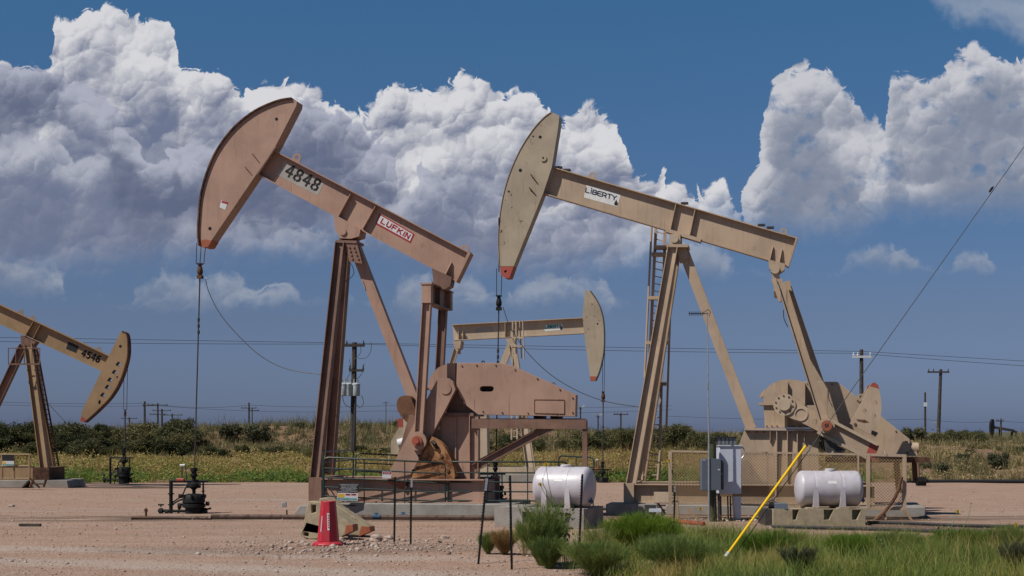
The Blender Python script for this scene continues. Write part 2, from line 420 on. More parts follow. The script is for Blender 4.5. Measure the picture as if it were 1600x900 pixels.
class Fr:
    """a vertical working plane standing at a place; turns photo measurements into its own X, Z"""
    def __init__(s, px, d, yaw=0.0, z0=0.0):
        s.a = math.radians(yaw); s.x0 = (px - 800) / F * d; s.y0 = d; s.z0 = z0
        s.t = (math.cos(s.a), -math.sin(s.a)); s.n = (math.sin(s.a), math.cos(s.a))
    def P(s, px, py, Y=0.0):
        u = (px - 800) / F
        k = (Y + s.x0 * s.n[0] + s.y0 * s.n[1]) / (u * s.n[0] + s.n[1])
        return ((u * k - s.x0) * s.t[0] + (k - s.y0) * s.t[1], EYE + k * (HZ - py) / F - s.z0)
    def V(s, px, py, Y=0.0):
        x, z = s.P(px, py, Y); return (x, Y, z)
    def poly(s, pts, Y=0.0): return [s.P(px, py, Y) for px, py in pts]
    def root(s, name, label, cat, group=None): return thing(name, label, cat, (s.x0, s.y0, s.z0), -s.a, group)
def W(px, py, d): return ((px - 800) / F * d, d, EYE + d * (HZ - py) / F)
def G0(px, py):
    d = F * EYE / (py - HZ); return ((px - 800) / F * d, d)

# stroke lettering: each glyph a list of polylines in a 0..1 box
GL = {
 'L': [[(0,1),(0,0),(.8,0)]], 'U': [[(0,1),(0,.25),(.2,0),(.6,0),(.8,.25),(.8,1)]], 'F': [[(0,0),(0,1),(.8,1)],[(0,.52),(.65,.52)]],
 'K': [[(0,0),(0,1)],[(.8,1),(.05,.45)],[(.3,.62),(.82,0)]], 'I': [[(.1,0),(.1,1)]], 'N': [[(0,0),(0,1),(.75,0),(.75,1)]],
 'i': [[(.1,0),(.1,.8)],[(.1,1.1),(.1,1.25)]], 'B': [[(0,0),(0,1),(.65,1),(.8,.85),(.8,.65),(.65,.52),(0,.52)],[(.65,.52),(.82,.38),(.82,.12),(.65,0),(0,0)]],
 'E': [[(.85,1),(.15,1),(0,.85),(0,.15),(.15,0),(.85,0)],[(0,.5),(.75,.5)]], 'R': [[(0,0),(0,1),(.65,1),(.82,.85),(.82,.58),(.65,.42),(0,.42)],[(.45,.42),(.85,0)]],
 'T': [[(0,1),(.9,1)],[(.45,1),(.45,0)]], 'Y': [[(0,1),(.45,.5),(.9,1)],[(.45,.5),(.45,0)]],
 '4': [[(.5,.98),(.02,.32),(.42,.32)],[(.62,1),(.62,0)],[(.72,.32),(.85,.32)]],
 '8': [[(.30,.97),(.10,.86),(.10,.66),(.28,.55)],[(.52,.97),(.72,.86),(.72,.66),(.54,.55)],[(.28,.47),(.04,.34),(.04,.13),(.28,.02)],[(.54,.47),(.78,.34),(.78,.13),(.54,.02)]],
 '5': [[(.75,1),(.12,1),(.08,.58),(.35,.62)],[(.46,.62),(.72,.50),(.78,.30),(.66,.08),(.45,.01)],[(.34,.01),(.05,.10)]],
 '6': [[(.68,.96),(.40,1)],[(.32,.98),(.08,.72),(.04,.35),(.12,.10),(.34,.01)],[(.46,.01),(.72,.12),(.76,.40),(.6,.55),(.44,.57)],[(.34,.56),(.14,.44)]],
}
def letters(text, fr, TL, TR, BL, Y, adv, wk, mb=None, t=0.003):
    """letters filling a photo parallelogram TL,TR,BL at depth Y; adv list or number of box widths"""
    mb = mb or MB()
    o = Vector(fr.V(*BL, Y)); ux = Vector(fr.V(*TR, Y)) - Vector(fr.V(*TL, Y)); uz = Vector(fr.V(*TL, Y)) - o
    widths = [0.42 if ch in 'Ii' else 1.0 for ch in text]
    tot = sum(w * adv for w in widths) - (adv - 0.85)
    X = 0.0
    for ch, w in zip(text, widths):
        for line in GL[ch]:
            pts = [o + ux * ((X + px) / tot) + uz * pz for px, pz in line]
            for p, q in zip(pts, pts[1:]):
                e = (q - p).normalized() * wk * 0.35
                mb.bar(p - e, q + e, wk, t)
        X += w * adv
    return mb

# ------------------------------------------------------------------ ground
xs = np.unique(np.concatenate([np.linspace(-6000, -300, 16), np.linspace(-300, -70, 30), np.linspace(-70, 70, 330), np.linspace(70, 300, 30), np.linspace(300, 6000, 16)]))
ys = np.unique(np.concatenate([np.linspace(-200, 12, 20), np.linspace(12, 66, 150), np.linspace(66, 125, 170), np.linspace(125, 400, 50), np.linspace(400, 9000, 40)]))
GX, GY = np.meshgrid(xs, ys); GZ = gz(GX, GY)
def np_mesh(name, V, faces_flat, counts, mats, smooth=False, attr=None, mat_idx=None):
    me = bpy.data.meshes.new(name)
    V = np.ascontiguousarray(V, dtype=np.float32); faces_flat = np.ascontiguousarray(faces_flat, dtype=np.int32)
    counts = np.ascontiguousarray(counts, dtype=np.int32)
    me.vertices.add(len(V)); me.vertices.foreach_set('co', V.ravel())
    me.loops.add(len(faces_flat)); me.loops.foreach_set('vertex_index', faces_flat)
    me.polygons.add(len(counts))
    st = np.concatenate([[0], np.cumsum(counts)[:-1]]).astype(np.int32)
    me.polygons.foreach_set('loop_start', st)
    try: me.polygons.foreach_set('loop_total', counts)
    except Exception: pass
    if smooth: me.polygons.foreach_set('use_smooth', np.ones(len(counts), dtype=bool))
    if mat_idx is not None: me.polygons.foreach_set('material_index', np.ascontiguousarray(mat_idx, dtype=np.int32))
    for mm in mats: me.materials.append(mm)
    me.update(calc_edges=True)
    if attr is not None:
        a = me.attributes.new('tone', 'FLOAT', 'POINT'); a.data.foreach_set('value', np.ascontiguousarray(attr, dtype=np.float32))
    me.validate()
    return me
nx, ny = len(xs), len(ys)
I, J = np.meshgrid(np.arange(nx - 1), np.arange(ny - 1))
a0 = (J * nx + I).ravel()
quads = np.stack([a0, a0 + 1, a0 + nx + 1, a0 + nx], 1)

m, G, b = new_mat('ground'); GROUND = m
co = G.node('ShaderNodeTexCoord').outputs['Object']
x, y, z = G.sep(co)
n_big = G.noise(co, 0.16, 5, 0.6).outputs[0]
n_mid = G.noise(co, 1.3, 6, 0.65).outputs[0]
n_sm = G.noise(co, 9.0, 6, 0.7).outputs[0]
n_peb = G.node('ShaderNodeTexVoronoi', feature='F1'); G.put(n_peb.inputs['Vector'], co); n_peb.inputs['Scale'].default_value = 16.0
n_peb2 = G.node('ShaderNodeTexVoronoi', feature='F1'); G.put(n_peb2.inputs['Vector'], co); n_peb2.inputs['Scale'].default_value = 5.0
gravel = G.mix(G.rng(n_big, 0.35, 0.68), (0.385, 0.242, 0.172), (0.350, 0.235, 0.172))
gravel = G.mix(G.mul(G.rng(n_mid, 0.42, 0.72), 0.6), gravel, (0.41, 0.295, 0.230))
gravel = G.mix(G.mul(G.rng(n_mid, 0.48, 0.28), 0.45), gravel, (0.27, 0.165, 0.118))
pr, pg, pb = G.sep(n_peb.outputs['Color'])
pebm = G.mul(G.rng(n_peb.outputs['Distance'], 0.42, 0.25), G.rng(pr, 0.55, 0.6))
gravel = G.mix(G.mul(pebm, 0.6), gravel, G.mix(pg, (0.20, 0.13, 0.10), (0.56, 0.46, 0.39)))
# wheel tracks running across the pad, pale crushed rock
trk = G.noise(G.xyz(G.mul(x, 0.05), G.mul(y, 1.1), 0.0), 1.0, 4, 0.6).outputs[0]
gravel = G.mix(G.mul(G.rng(trk, 0.52, 0.66), 0.5), gravel, (0.42, 0.335, 0.28))
pale = G.add(y, G.add(G.mul(x, 0.28), G.mul(G.sub(n_mid, 0.5), 2.2)))
pm = G.mul(G.m('MAXIMUM', G.mul(G.rng(pale, 22.2, 22.9), G.rng(pale, 24.4, 23.6)), G.mul(G.rng(pale, 25.6, 26.0), G.rng(pale, 26.9, 26.4))), G.rng(x, 1.0, -2.0))
gravel = G.mix(G.mul(pm, 0.55), gravel, (0.46, 0.38, 0.325))
rut = G.add(y, G.add(G.mul(x, -0.10), G.mul(G.sub(n_big, 0.5), 1.2)))
rm = G.m('MAXIMUM', G.mul(G.rng(rut, 33.0, 33.25), G.rng(rut, 33.8, 33.5)), G.mul(G.rng(rut, 35.2, 35.4), G.rng(rut, 36.0, 35.7)))
gravel = G.mix(G.mul(rm, 0.30), gravel, (0.27, 0.175, 0.13))
# oily dirt strip along the flow line and round the wellheads
def spot(cx, cy, rx, ry, lo=0.6, hi=1.25):
    d = G.m('SQRT', G.add(G.m('POWER', G.m('DIVIDE', G.sub(x, cx), rx), 2.0), G.m('POWER', G.m('DIVIDE', G.sub(y, cy), ry), 2.0)))
    return G.rng(G.add(d, G.mul(G.sub(n_mid, 0.5), 1.1)), hi, lo)
yy = G.add(y, G.mul(G.sub(n_mid, 0.5), 0.9))
strip = G.mul(G.mul(G.mul(G.rng(yy, 37.2, 37.8), G.rng(yy, 40.3, 39.6)), G.rng(x, 40.0, 30.0)), G.rng(G.noise(G.xyz(G.mul(x, .25), y, 4.0), 1.0, 4, .6).outputs[0], .36, .55))
dirt = G.m('MAXIMUM', G.mul(strip, 0.75), spot(-9.0, 38.9, 2.0, 0.9))
dirt = G.m('MAXIMUM', dirt, spot(-16.5, 60.6, 3.4, 0.9))
dirt = G.m('MAXIMUM', dirt, spot(-0.6, 43.5, 1.6, 1.2))
dirt = G.m('MAXIMUM', dirt, G.mul(G.mul(G.rng(yy, 33.6, 34.0), G.rng(yy, 36.6, 35.8)), G.mul(G.rng(x, 5.0, 8.5), 0.8)))
dirt = G.m('MAXIMUM', dirt, G.mul(spot(-4.2, 28.6, 4.6, 1.2, 0.5, 1.3), 0.35))
gravel = G.mix(G.mul(dirt, 0.85), gravel, (0.085, 0.055, 0.038))
soil = G.mix(G.rng(n_mid, 0.35, 0.7), (0.26, 0.155, 0.095), (0.17, 0.115, 0.07))
soil = G.mix(G.mul(G.rng(n_sm, 0.5, 0.7), 0.5), soil, (0.40, 0.30, 0.20))
weed = G.rng(G.add(y, G.mul(G.sub(n_big, 0.5), 3.0)), 64.8, 66.6)
fgw = G.mul(G.rng(G.add(x, G.mul(G.sub(n_mid, 0.5), 3.0)), 0.8, 3.0), G.rng(G.add(y, G.mul(G.sub(n_mid, 0.5), 3.0)), 33.0, 31.0))
soil = G.mix(G.rng(y, 104.0, 116.0), soil, (0.115, 0.105, 0.06))
c = G.mix(weed, gravel, soil)
c = G.mix(G.mul(fgw, 0.8), c, (0.20, 0.15, 0.095))
G.put(b.inputs['Base Color'], c); b.inputs['Roughness'].default_value = 0.95; b.inputs['Specular IOR Level'].default_value = 0.15
hgt = G.add(G.mul(n_sm, 0.7), G.add(G.mul(G.rng(n_peb.outputs['Distance'], 0.5, 0.1), 0.5), G.mul(G.rng(n_peb2.outputs['Distance'], 0.35, 0.1), 0.5)))
bump(G, b, hgt, 0.8, 0.045)
me = np_mesh('ground', np.stack([GX.ravel(), GY.ravel(), GZ.ravel()], 1), quads.ravel(), np.full(len(quads), 4), [GROUND], True)
o = bpy.data.objects.new('ground', me); C.objects.link(o); tag(o, kind='structure')

# ------------------------------------------------------------------ scatter helpers (blades, leaves)
def blades(base, az, lean, L, w, curl, tone, rng):
    """curved tapering blades: base (N,3); az heading of lean; lean angle from vertical; curl extra lean at the tip"""
    N = len(L)
    h = np.stack([np.cos(az), np.sin(az), np.zeros(N)], 1)
    up = np.array([0, 0, 1.0])
    d1 = h * np.sin(lean)[:, None] + up * np.cos(lean)[:, None]
    l2 = lean + curl
    d2 = h * np.sin(l2)[:, None] + up * np.cos(l2)[:, None]
    mid = base + d1 * (L * 0.55)[:, None]; tip = mid + d2 * (L * 0.5)[:, None]
    sa = rng.uniform(0, 2 * np.pi, N)
    s = np.stack([np.cos(sa), np.sin(sa) * 0.6, rng.uniform(-.2, .2, N)], 1)
    W2 = (w / 2)[:, None]
    V = np.stack([base - s * W2, base + s * W2, mid - s * W2 * 0.8, mid + s * W2 * 0.8, tip], 1).reshape(-1, 3)
    o = (np.arange(N) * 5)[:, None]
    q = o + np.array([[0, 1, 3, 2]]); t = o + np.array([[2, 3, 4]])
    flat = np.concatenate([q.ravel(), t.ravel()]); cnt = np.concatenate([np.full(N, 4), np.full(N, 3)])
    return V, flat, cnt, np.repeat(tone, 5)
def leaves(cen, size, tone, rng, elong=1.8):
    N = len(cen)
    a = rng.normal(size=(N, 3)); a /= np.linalg.norm(a, axis=1)[:, None]
    b_ = rng.normal(size=(N, 3)); b_ -= a * (a * b_).sum(1)[:, None]; b_ /= np.linalg.norm(b_, axis=1)[:, None]
    A = a * (size * elong / 2)[:, None]; B = b_ * (size / 2)[:, None]
    V = np.stack([cen - A, cen + B, cen + A, cen - B], 1).reshape(-1, 3)
    flat = np.arange(N * 4); return V, flat, np.full(N, 4), np.repeat(tone, 4)
class Acc:
    def __init__(s): s.p = []; s.n = 0
    def add(s, part):
        V, f, c, t = part; s.p.append((V, f + s.n, c, t)); s.n += len(V)
    def obj(s, name, mat, parent=None):
        me = np_mesh(name, np.concatenate([p[0] for p in s.p]), np.concatenate([p[1] for p in s.p]), np.concatenate([p[2] for p in s.p]), [mat], False, np.concatenate([p[3] for p in s.p]))
        o = bpy.data.objects.new(name, me); C.objects.link(o)
        if parent: o.parent = parent
        return o
def leafmat(name, stops, rough=0.6, trans=0.25, vary=0.0):
    m, G, b = new_mat(name)
    at = G.node('ShaderNodeAttribute', attribute_name='tone')
    r = G.node('ShaderNodeValToRGB'); cr = r.color_ramp
    while len(cr.elements) < len(stops): cr.elements.new(0.5)
    for e, (p, c) in zip(cr.elements, stops): e.position = p; e.color = (c[0] * .70, c[1] * .70, c[2] * .55, 1)
    if vary:
        oi = G.node('ShaderNodeObjectInfo')
        G.l.new(G.add(at.outputs['Fac'], G.mul(G.sub(oi.outputs['Random'], .5), vary)), r.inputs[0])
    else: G.l.new(at.outputs['Fac'], r.inputs[0])
    G.l.new(r.outputs[0], b.inputs['Base Color']); b.inputs['Roughness'].default_value = rough
    b.inputs['Specular IOR Level'].default_value = 0.2
    tr = G.node('ShaderNodeBsdfTranslucent'); G.l.new(r.outputs[0], tr.inputs[0])
    mx = G.node('ShaderNodeMixShader'); mx.inputs[0].default_value = trans
    G.l.new(b.outputs[0], mx.inputs[1]); G.l.new(tr.outputs[0], mx.inputs[2])
    G.l.new(mx.outputs[0], [n for n in G.n if n.type == 'OUTPUT_MATERIAL'][0].inputs[0])
    return m
GRASSM = leafmat('mixed_grass', [(0, (0.56, 0.42, 0.22)), (0.28, (0.46, 0.35, 0.14)), (0.45, (0.33, 0.35, 0.105)), (0.7, (0.25, 0.33, 0.085)), (1, (0.15, 0.23, 0.065))], trans=.35)
FEATHER = leafmat('feathery_green', [(0, (0.46, 0.36, 0.19)), (0.3, (0.30, 0.34, 0.12)), (0.65, (0.20, 0.28, 0.085)), (1, (0.12, 0.18, 0.065))], trans=.35)
LIME = leafmat('bright_green', [(0, (0.28, 0.38, 0.06)), (0.5, (0.20, 0.31, 0.04)), (1, (0.12, 0.21, 0.035))], trans=.4)
STRAWM = leafmat('straw_brown', [(0, (0.46, 0.33, 0.18)), (0.5, (0.38, 0.24, 0.12)), (1, (0.25, 0.17, 0.09))])
MESQ = leafmat('mesquite_leaf', [(0, (0.22, 0.19, 0.10)), (0.35, (0.135, 0.13, 0.062)), (0.7, (0.088, 0.098, 0.045)), (1, (0.045, 0.055, 0.03))], trans=0.2, vary=.75)
SAGE = leafmat('grey_sage', [(0, (0.20, 0.19, 0.13)), (0.5, (0.11, 0.12, 0.075)), (1, (0.06, 0.065, 0.045))], trans=0.15, vary=.7)
LEAFY = leafmat('broad_green_leaf', [(0, (0.20, 0.24, 0.09)), (0.5, (0.11, 0.16, 0.055)), (1, (0.05, 0.09, 0.03))])

# ------------------------------------------------------------------ pumpjacks
def seg(p, q, n): return [(p[0] + (q[0] - p[0]) * i / n, p[1] + (q[1] - p[1]) * i / n) for i in range(n + 1)]
def smooth_px(pts, n=4):
    out = []
    P = [pts[0]] + list(pts) + [pts[-1]]
    for i in range(1, len(P) - 2):
        for k in range(n):
            t = k / n
            out.append(tuple(0.5 * ((2 * P[i][j]) + (-P[i-1][j] + P[i+1][j]) * t + (2*P[i-1][j] - 5*P[i][j] + 4*P[i+1][j] - P[i+2][j]) * t*t + (-P[i-1][j] + 3*P[i][j] - 3*P[i+1][j] + P[i+2][j]) * t**3) for j in (0, 1)))
    out.append(tuple(pts[-1])); return out
def make_head(root, fr, front, back, hw, mat, rimmat, tip=None, tipmat=None, holes=(), dots=(), rim_out=0.035, over=0.05, flip=1):
    """front: curve top->bottom, back: bottom->top (photo px measured on the near face)"""
    cur = fr.poly(smooth_px(front), -hw); bk = fr.poly(back, -hw)
    hd = MB().prism(cur + bk, -hw, hw, [fr.poly(h, -hw) for h in holes]).build('horse_head', mat, root)
    # curved track plate, a little wider than the head
    mb = MB(); w = hw + over; t = rim_out
    ctr = Vector((sum(p[0] for p in bk) / len(bk), sum(p[1] for p in bk) / len(bk)))
    out = []
    for i, p in enumerate(cur):
        a = Vector(cur[max(i - 1, 0)]); b = Vector(cur[min(i + 1, len(cur) - 1)]); d = (b - a).normalized(); n = Vector((-d.y, d.x))
        if n.dot(Vector(p) - ctr) < 0: n = -n
        out.append((Vector(p) + n * 0.003, Vector(p) + n * t))
    for (a, b), (c, d) in zip(out, out[1:]):
        mb.hexa([(a.x, -w, a.y), (b.x, -w, b.y), (b.x, w, b.y), (a.x, w, a.y)], [(c.x, -w, c.y), (d.x, -w, d.y), (d.x, w, d.y), (c.x, w, c.y)])
    mb.build('track_plate', rimmat, hd)
    if tip: MB().prism(fr.poly(tip, -hw), -hw - 0.004, hw + 0.004).build('painted_tip', tipmat, hd)
    for (px, py, r) in dots:
        x, z = fr.P(px, py, -hw); MB().disc(x, z, r, -hw - 0.006, -hw + 0.01, 12).build('bolt_hole', HOLE, hd)
    return hd
def make_beam(root, fr, TL, TR, BR, BL, fw, mat, stiff=(), t=0.03, depth_stiff=None, endplate=None):
    """rolled I section seen from the side; stiffeners given as (top px, bottom px)"""
    tl, tr, br, bl = [Vector(fr.P(*p, -fw / 2)) for p in (TL, TR, BR, BL)]
    un = (tl - bl).normalized(); ub = (bl - tl).normalized()
    mb = MB()
    def V2(p): return (p.x, p.y)
    mb.prism([V2(tl - un * t), V2(tr - un * t), V2(br + un * t), V2(bl + un * t)], -0.012, 0.012)
    mb.prism([V2(tl), V2(tr), V2(tr - un * t), V2(tl - un * t)], -fw / 2, fw / 2)
    mb.prism([V2(bl), V2(br), V2(br + un * t), V2(bl + un * t)], -fw / 2, fw / 2)
    beam = mb.build('walking_beam', mat, root)
    ds = depth_stiff or fw / 2 - 0.012
    for a, b in stiff:
        p = Vector(fr.P(*a, -fw / 2)); q = Vector(fr.P(*b, -fw / 2))
        for s in (-1, 1):
            MB().hexa([(p.x - .012, s * .0125, p.y), (p.x + .012, s * .0125, p.y), (p.x + .012, s * ds, p.y), (p.x - .012, s * ds, p.y)],
                      [(q.x - .012, s * .0125, q.y), (q.x + .012, s * .0125, q.y), (q.x + .012, s * ds, q.y), (q.x - .012, s * ds, q.y)]).build('stiffener', mat, beam)
    return beam
def lifting_eye(parent, fr, px, py, mat, r=0.11, ang=0.0, foot=0.12):
    x, z = fr.P(px, py)
    c = [(math.cos(a), math.sin(a)) for a in [math.pi * k / 8 for k in range(9)]]
    ca, sa = math.cos(ang), math.sin(ang)
    pts = [(r * a, r * b) for a, b in c] + [(-r * 1.25, -foot), (r * 1.25, -foot)]
    pts = [(x + a * ca - b * sa, z + a * sa + b * ca) for a, b in pts]
    hole = [(x + r * .5 * math.cos(k * math.pi / 5), z + r * .5 * math.sin(k * math.pi / 5)) for k in range(10)]
    return MB().prism(pts, -0.015, 0.015, [hole]).build('lifting_eye', mat, parent)
def rope_set(root, fr, top, bot, gap, rod_bottom, carrier_mat, rodr=0.022, cab=0.012, cs=1.0, y0=0.0, cable3=True):
    """bridle cables, carrier bar and polished rod, all hanging from the head"""
    xt, zt = fr.P(*top, y0); xb, zb = fr.P(*bot, y0)
    mb = MB()
    for s in ((-1, 0, 1) if cable3 else (-1, 1)):
        mb.tube([(xt + s * gap * 0.8, y0 + s * 0.12, zt), (xb + s * gap * 0.7, y0 + s * 0.10, zb)], cab, 6)
    br = mb.build('bridle_cable', DARKM, root)
    c = MB(); h = 0.24 * cs
    c.box(xb - .13 * cs, xb + .13 * cs, y0 - .15 * cs, y0 + .15 * cs, zb - 0.05 * cs, zb + 0.02 * cs)
    c.lathe([(0.10, 0), (0.13, -.12), (0.21, -.38), (0.20, -.50), (0.13, -.56)], (xb, y0, zb - 0.05 * cs), 12) if cs >= 1 else c.lathe([(0.08 * cs, 0), (0.16 * cs, -.30 * cs), (0.16 * cs, -.45 * cs), (0.1 * cs, -.55 * cs)], (xb, y0, zb - 0.05 * cs), 10)
    c.box(xb - .14 * cs, xb + .14 * cs, y0 - .13 * cs, y0 + .13 * cs, zb - 0.80 * cs, zb - 0.62 * cs)
    c.build('carrier_bar', carrier_mat, root)
    xr, zr = fr.P(*rod_bottom, y0)
    r = MB(); r.tube([(xb, y0, zb - 0.5 * cs), (xr, y0, zr)], rodr, 8)
    f = (zb - 1.6 - zr) / (zb - zr)
    xm = xr + (xb - xr) * f
    for k in range(3): r.tube([(xm, y0, zr + (zb - zr) * f - .18 * k), (xm, y0, zr + (zb - zr) * f - .18 * k - .10)], rodr * 1.9, 8)
    r.build('polished_rod', DARKM, root)
def ladder(root, fr, a0, a1, b0, b1, Y, n, mat, r=0.025, name='ladder'):
    """rails a0->a1 and b0->b1 (px, top to bottom)"""
    mb = MB(); A0, A1, B0, B1 = [Vector(fr.V(*p, Y)) for p in (a0, a1, b0, b1)]
    mb.bar(A0, A1, r * 2, r * 2); mb.bar(B0, B1, r * 2, r * 2)
    for i in range(n):
        t = (i + .5) / n; mb.tube([A0.lerp(A1, t), B0.lerp(B1, t)], 0.016, 5)
    return mb.build(name, mat, root)
def bolts(mb, fr, pts, Y, r=0.025):
    for p in pts:
        x, z = fr.P(*p, Y); mb.disc(x, z, r, Y - 0.03, Y, 8)
    return mb
def panel(name, mat, root, fr, quad, Y, t=0.004):
    return MB().prism(fr.poly(quad, Y), Y - t, Y).build(name, mat, root)

# ---- pink unit with stencilled 4848 ------------------------------------------------
fr = FA = Fr(540, 40.9, 11)
R = fr.root('pumpjack', 'large dusty pink pumpjack stencilled 4848 with red and white sign on its beam', 'pumpjack')
hd = make_head(R, fr, [(456,155),(434,159),(400,174),(368,199),(343,231),(327,264),(316,302),(312,340),(311,366),(313,384)],
               [(318,386),(324,385),(400,273),(430,229),(463,165),(464,158)], 0.25, PINK, RUSTD,
               tip=[(312,377),(313,384),(318,386.5),(325,385.5),(331,376),(320,374)], tipmat=ORANGE, dots=[(432,186,.045),(328,357,.05)], rim_out=0.045, over=0.06)
panel('back_plate', PINK_DK, hd, fr, [(401,272.5),(430,228.5),(431.5,229.5),(402.5,273.5)], -0.25, 0.006)
for a, b in (((394,240),(405,254)),((383,261),(393,273))):
    MB().tube([fr.V(*a, -0.28), fr.V(*b, -0.26)], 0.012, 5).build('head_pin', RUSTD, hd)
panel('warning_sticker', WHT, hd, fr, [(346,313),(356,316),(352,328),(343,324)], -0.251)
panel('sticker_header', REDPR, hd, fr, [(347,313.5),(356,316),(355,319),(346,316.5)], -0.256)
bm_ = make_beam(R, fr, (424,232), (733,394), (711,439), (401,272), 0.32, PINK, stiff=[((547,303),(528,338)), ((586,322),(566,357.5))])
MB().prism(fr.poly([(732,392),(735,396),(713,441),(710,439)], -.2), -.21, .21).build('end_plate', PINK, bm_)
for s in (-1, 1):
    x0 = [Vector(fr.P(*p, -.19)) for p in ((703,409),(695,429),(709,437))]
    p, q, r_ = x0
    MB().add([(p.x, s*.014, p.y),(q.x, s*.014, q.y),(q.x, s*.19, q.y),(p.x, s*.07, p.y),(p.x+.02, s*.014, p.y),(q.x+.02, s*.014, q.y),(q.x+.02, s*.19, q.y),(p.x+.02, s*.07, p.y)],
             [(0,1,2,3),(4,5,6,7),(0,1,5,4),(1,2,6,5),(2,3,7,6),(3,0,4,7)]).build('tail_gusset', PINK, bm_)
lifting_eye(bm_, fr, 464.5, 246, PINK, 0.12, -0.48, 0.16); lifting_eye(bm_, fr, 726, 389, PINK, 0.12, -0.48, 0.16)
panel('grey_stencil_patch', GREYPATCH, bm_, fr, [(445,252),(506,287),(496,306),(432,273)], -0.013, 0.003)
letters('4848', fr, (453,257), (503,283), (444,272.5), -0.019, 1.22, 0.062).build('stencil_number', BLK, bm_)
panel('sign_frame', REDPR, bm_, fr, [(593,333.5),(648,366),(641.5,380),(586.5,350)], -0.013, 0.004)
panel('sign_face', WHT, bm_, fr, [(594.5,336.5),(645,366.3),(640.5,376.7),(589.5,348.5)], -0.018, 0.003)
letters('LUFKIN', fr, (598.5,341.6), (642,367.2), (594.8,347.8), -0.0225, 1.24, 0.040).build('sign_lettering', REDPR, bm_)
# saddle and centre bearing
MB().prism(fr.poly([(521,334),(563,358),(561,369),(548,373),(531,372),(524,359)], -.3), -.3, .3).build('saddle_bearing', PINK, R)
x, z = fr.P(536, 362, -.3); MB().disc(x, z, .10, -.34, -.3).build('bearing_cap', PINK, R)
MB().prism(fr.poly([(530,371),(553,371),(553,376),(530,376)], -.2), -.2, .2).build('bearing_pedestal', RUSTD, R)
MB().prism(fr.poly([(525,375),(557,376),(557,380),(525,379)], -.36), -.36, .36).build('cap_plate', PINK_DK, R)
# samson post
for s, top, bot in ((-1, (532.5,379), (493,750)), (1, (541,379), (514.5,741))):
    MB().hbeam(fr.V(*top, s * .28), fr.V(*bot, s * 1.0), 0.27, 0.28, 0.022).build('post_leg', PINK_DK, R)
MB().bar(fr.V(552,378,.05), fr.V(662,662,.05), 0.30, 0.26).build('back_leg', PINK, R)
mb = MB().prism(fr.poly([(538,379),(558,379),(566,412),(546,409)], -.32), -.335, -.32)
for i in range(4): bolts(mb, fr, [(546 + 1.5*i, 386 + 6*i), (553 + 2.2*i, 386 + 6*i)], -.335, 0.03)
mb.build('gusset_plate', PINK_DK, R)
MB().tube([fr.V(*p, -.34) for p in smooth_px([(549,412),(553,425),(549,433),(539,440)])], 0.010, 5).build('lubrication_hose', HOSE, R)
# equaliser, tail bearing and pitmans
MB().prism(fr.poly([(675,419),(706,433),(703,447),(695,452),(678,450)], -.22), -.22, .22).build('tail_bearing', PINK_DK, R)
ex, ez = fr.P(668, 458, -1.15)
mb = MB().box(ex - .14, ex + .14, -1.0, 1.15, ez - .30, ez - .26).box(ex - .14, ex + .14, -1.0, 1.15, ez + .24, ez + .28).box(ex - .03, ex + .0, -1.0, 1.15, ez - .26, ez + .24)
mb.box(ex - .12, ex + .12, -.2, .2, ez - .25, ez + .42)
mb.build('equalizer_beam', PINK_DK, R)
for s in (-1, 1):
    mb = MB().box(ex - .13, ex + .13, s * 1.17 - .13, s * 1.17 + .13, ez - .28, ez + .22)
    mb.box(ex - .16, ex + .16, s * 1.17 - .15, s * 1.17 + .15, ez + .223, ez + .27)
    mb.build('equalizer_end', PINK, R)
MB().hbeam(fr.V(667.5,470,-1.17), fr.V(655,680,-1.17), 0.25, 0.20, 0.025).build('pitman_arm', PINK, R)
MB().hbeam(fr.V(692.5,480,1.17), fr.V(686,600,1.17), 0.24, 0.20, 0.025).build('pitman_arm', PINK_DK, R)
CP = [(679,603),(684,594),(692,590),(701,591),(709,597),(712.5,609),(698,638),(672,686),(632,767),(602,752),(614,728),(640,678)]
for s in (-1, 1):
    Y = s * 0.95
    poly = fr.poly(CP, -0.95)
    cr = MB().prism(poly, Y - .09, Y + .09).build('crank', PINK, R)
    MB().prism(fr.poly([(602,752),(632,767),(637,757),(609,743)], -1.05), Y - .096, Y + .096).build('painted_tip', ORANGE, cr)
    x, z = fr.P(696, 607, -1.05); MB().disc(x, z, .16, Y - .115, Y + .115).build('crank_hub', PINK, cr)
    MB().bar((fr.P(676,679,-.95)[0], Y - .11, fr.P(676,679,-.95)[1]), (fr.P(633.5,766,-.95)[0], Y - .11, fr.P(633.5,766,-.95)[1]), 0.05, 0.07).build('crank_rail', RUSTD, cr)
    cw = MB().prism(fr.poly(smooth_px([(676,682),(689,690),(699,704),(707,720),(711,736),(711,747),(704,753),(690,755),(668,753),(641,750)], 3), -1.05), Y - .17, Y + .17).build('counterweight', RUSTW, R)
    for (a, b) in ((680,700),(690,712),(700,735),(685,738)):
        if s < 0: MB().disc(*fr.P(a, b, -1.1), .05, Y - .20, Y - .171, 10).build('casting_lug', RUSTD, cw)
MB().prism(fr.poly(smooth_px([(622,641),(621,630),(625,621),(636,618),(643,622),(648,634),(653,652),(646,664),(638,661),(629,652)], 3), -.7), -.78, -.35).build('counterweight', RUSTD, R)
MB().prism(fr.poly([(640,648),(648,648),(652,658),(628,708),(622,712)], -.8), -.84, -.30).build('crank_side_plate', PINK_DK, R)
x, z = fr.P(652.5, 689, -1.25)
bs = MB().disc(x, z, .26, -1.30, -1.06, 28).build('wrist_bearing', PINK, R)
MB().ring(x, z, .145, .085, -1.36, -1.305, 22).build('bearing_ring', ORANGE, bs)
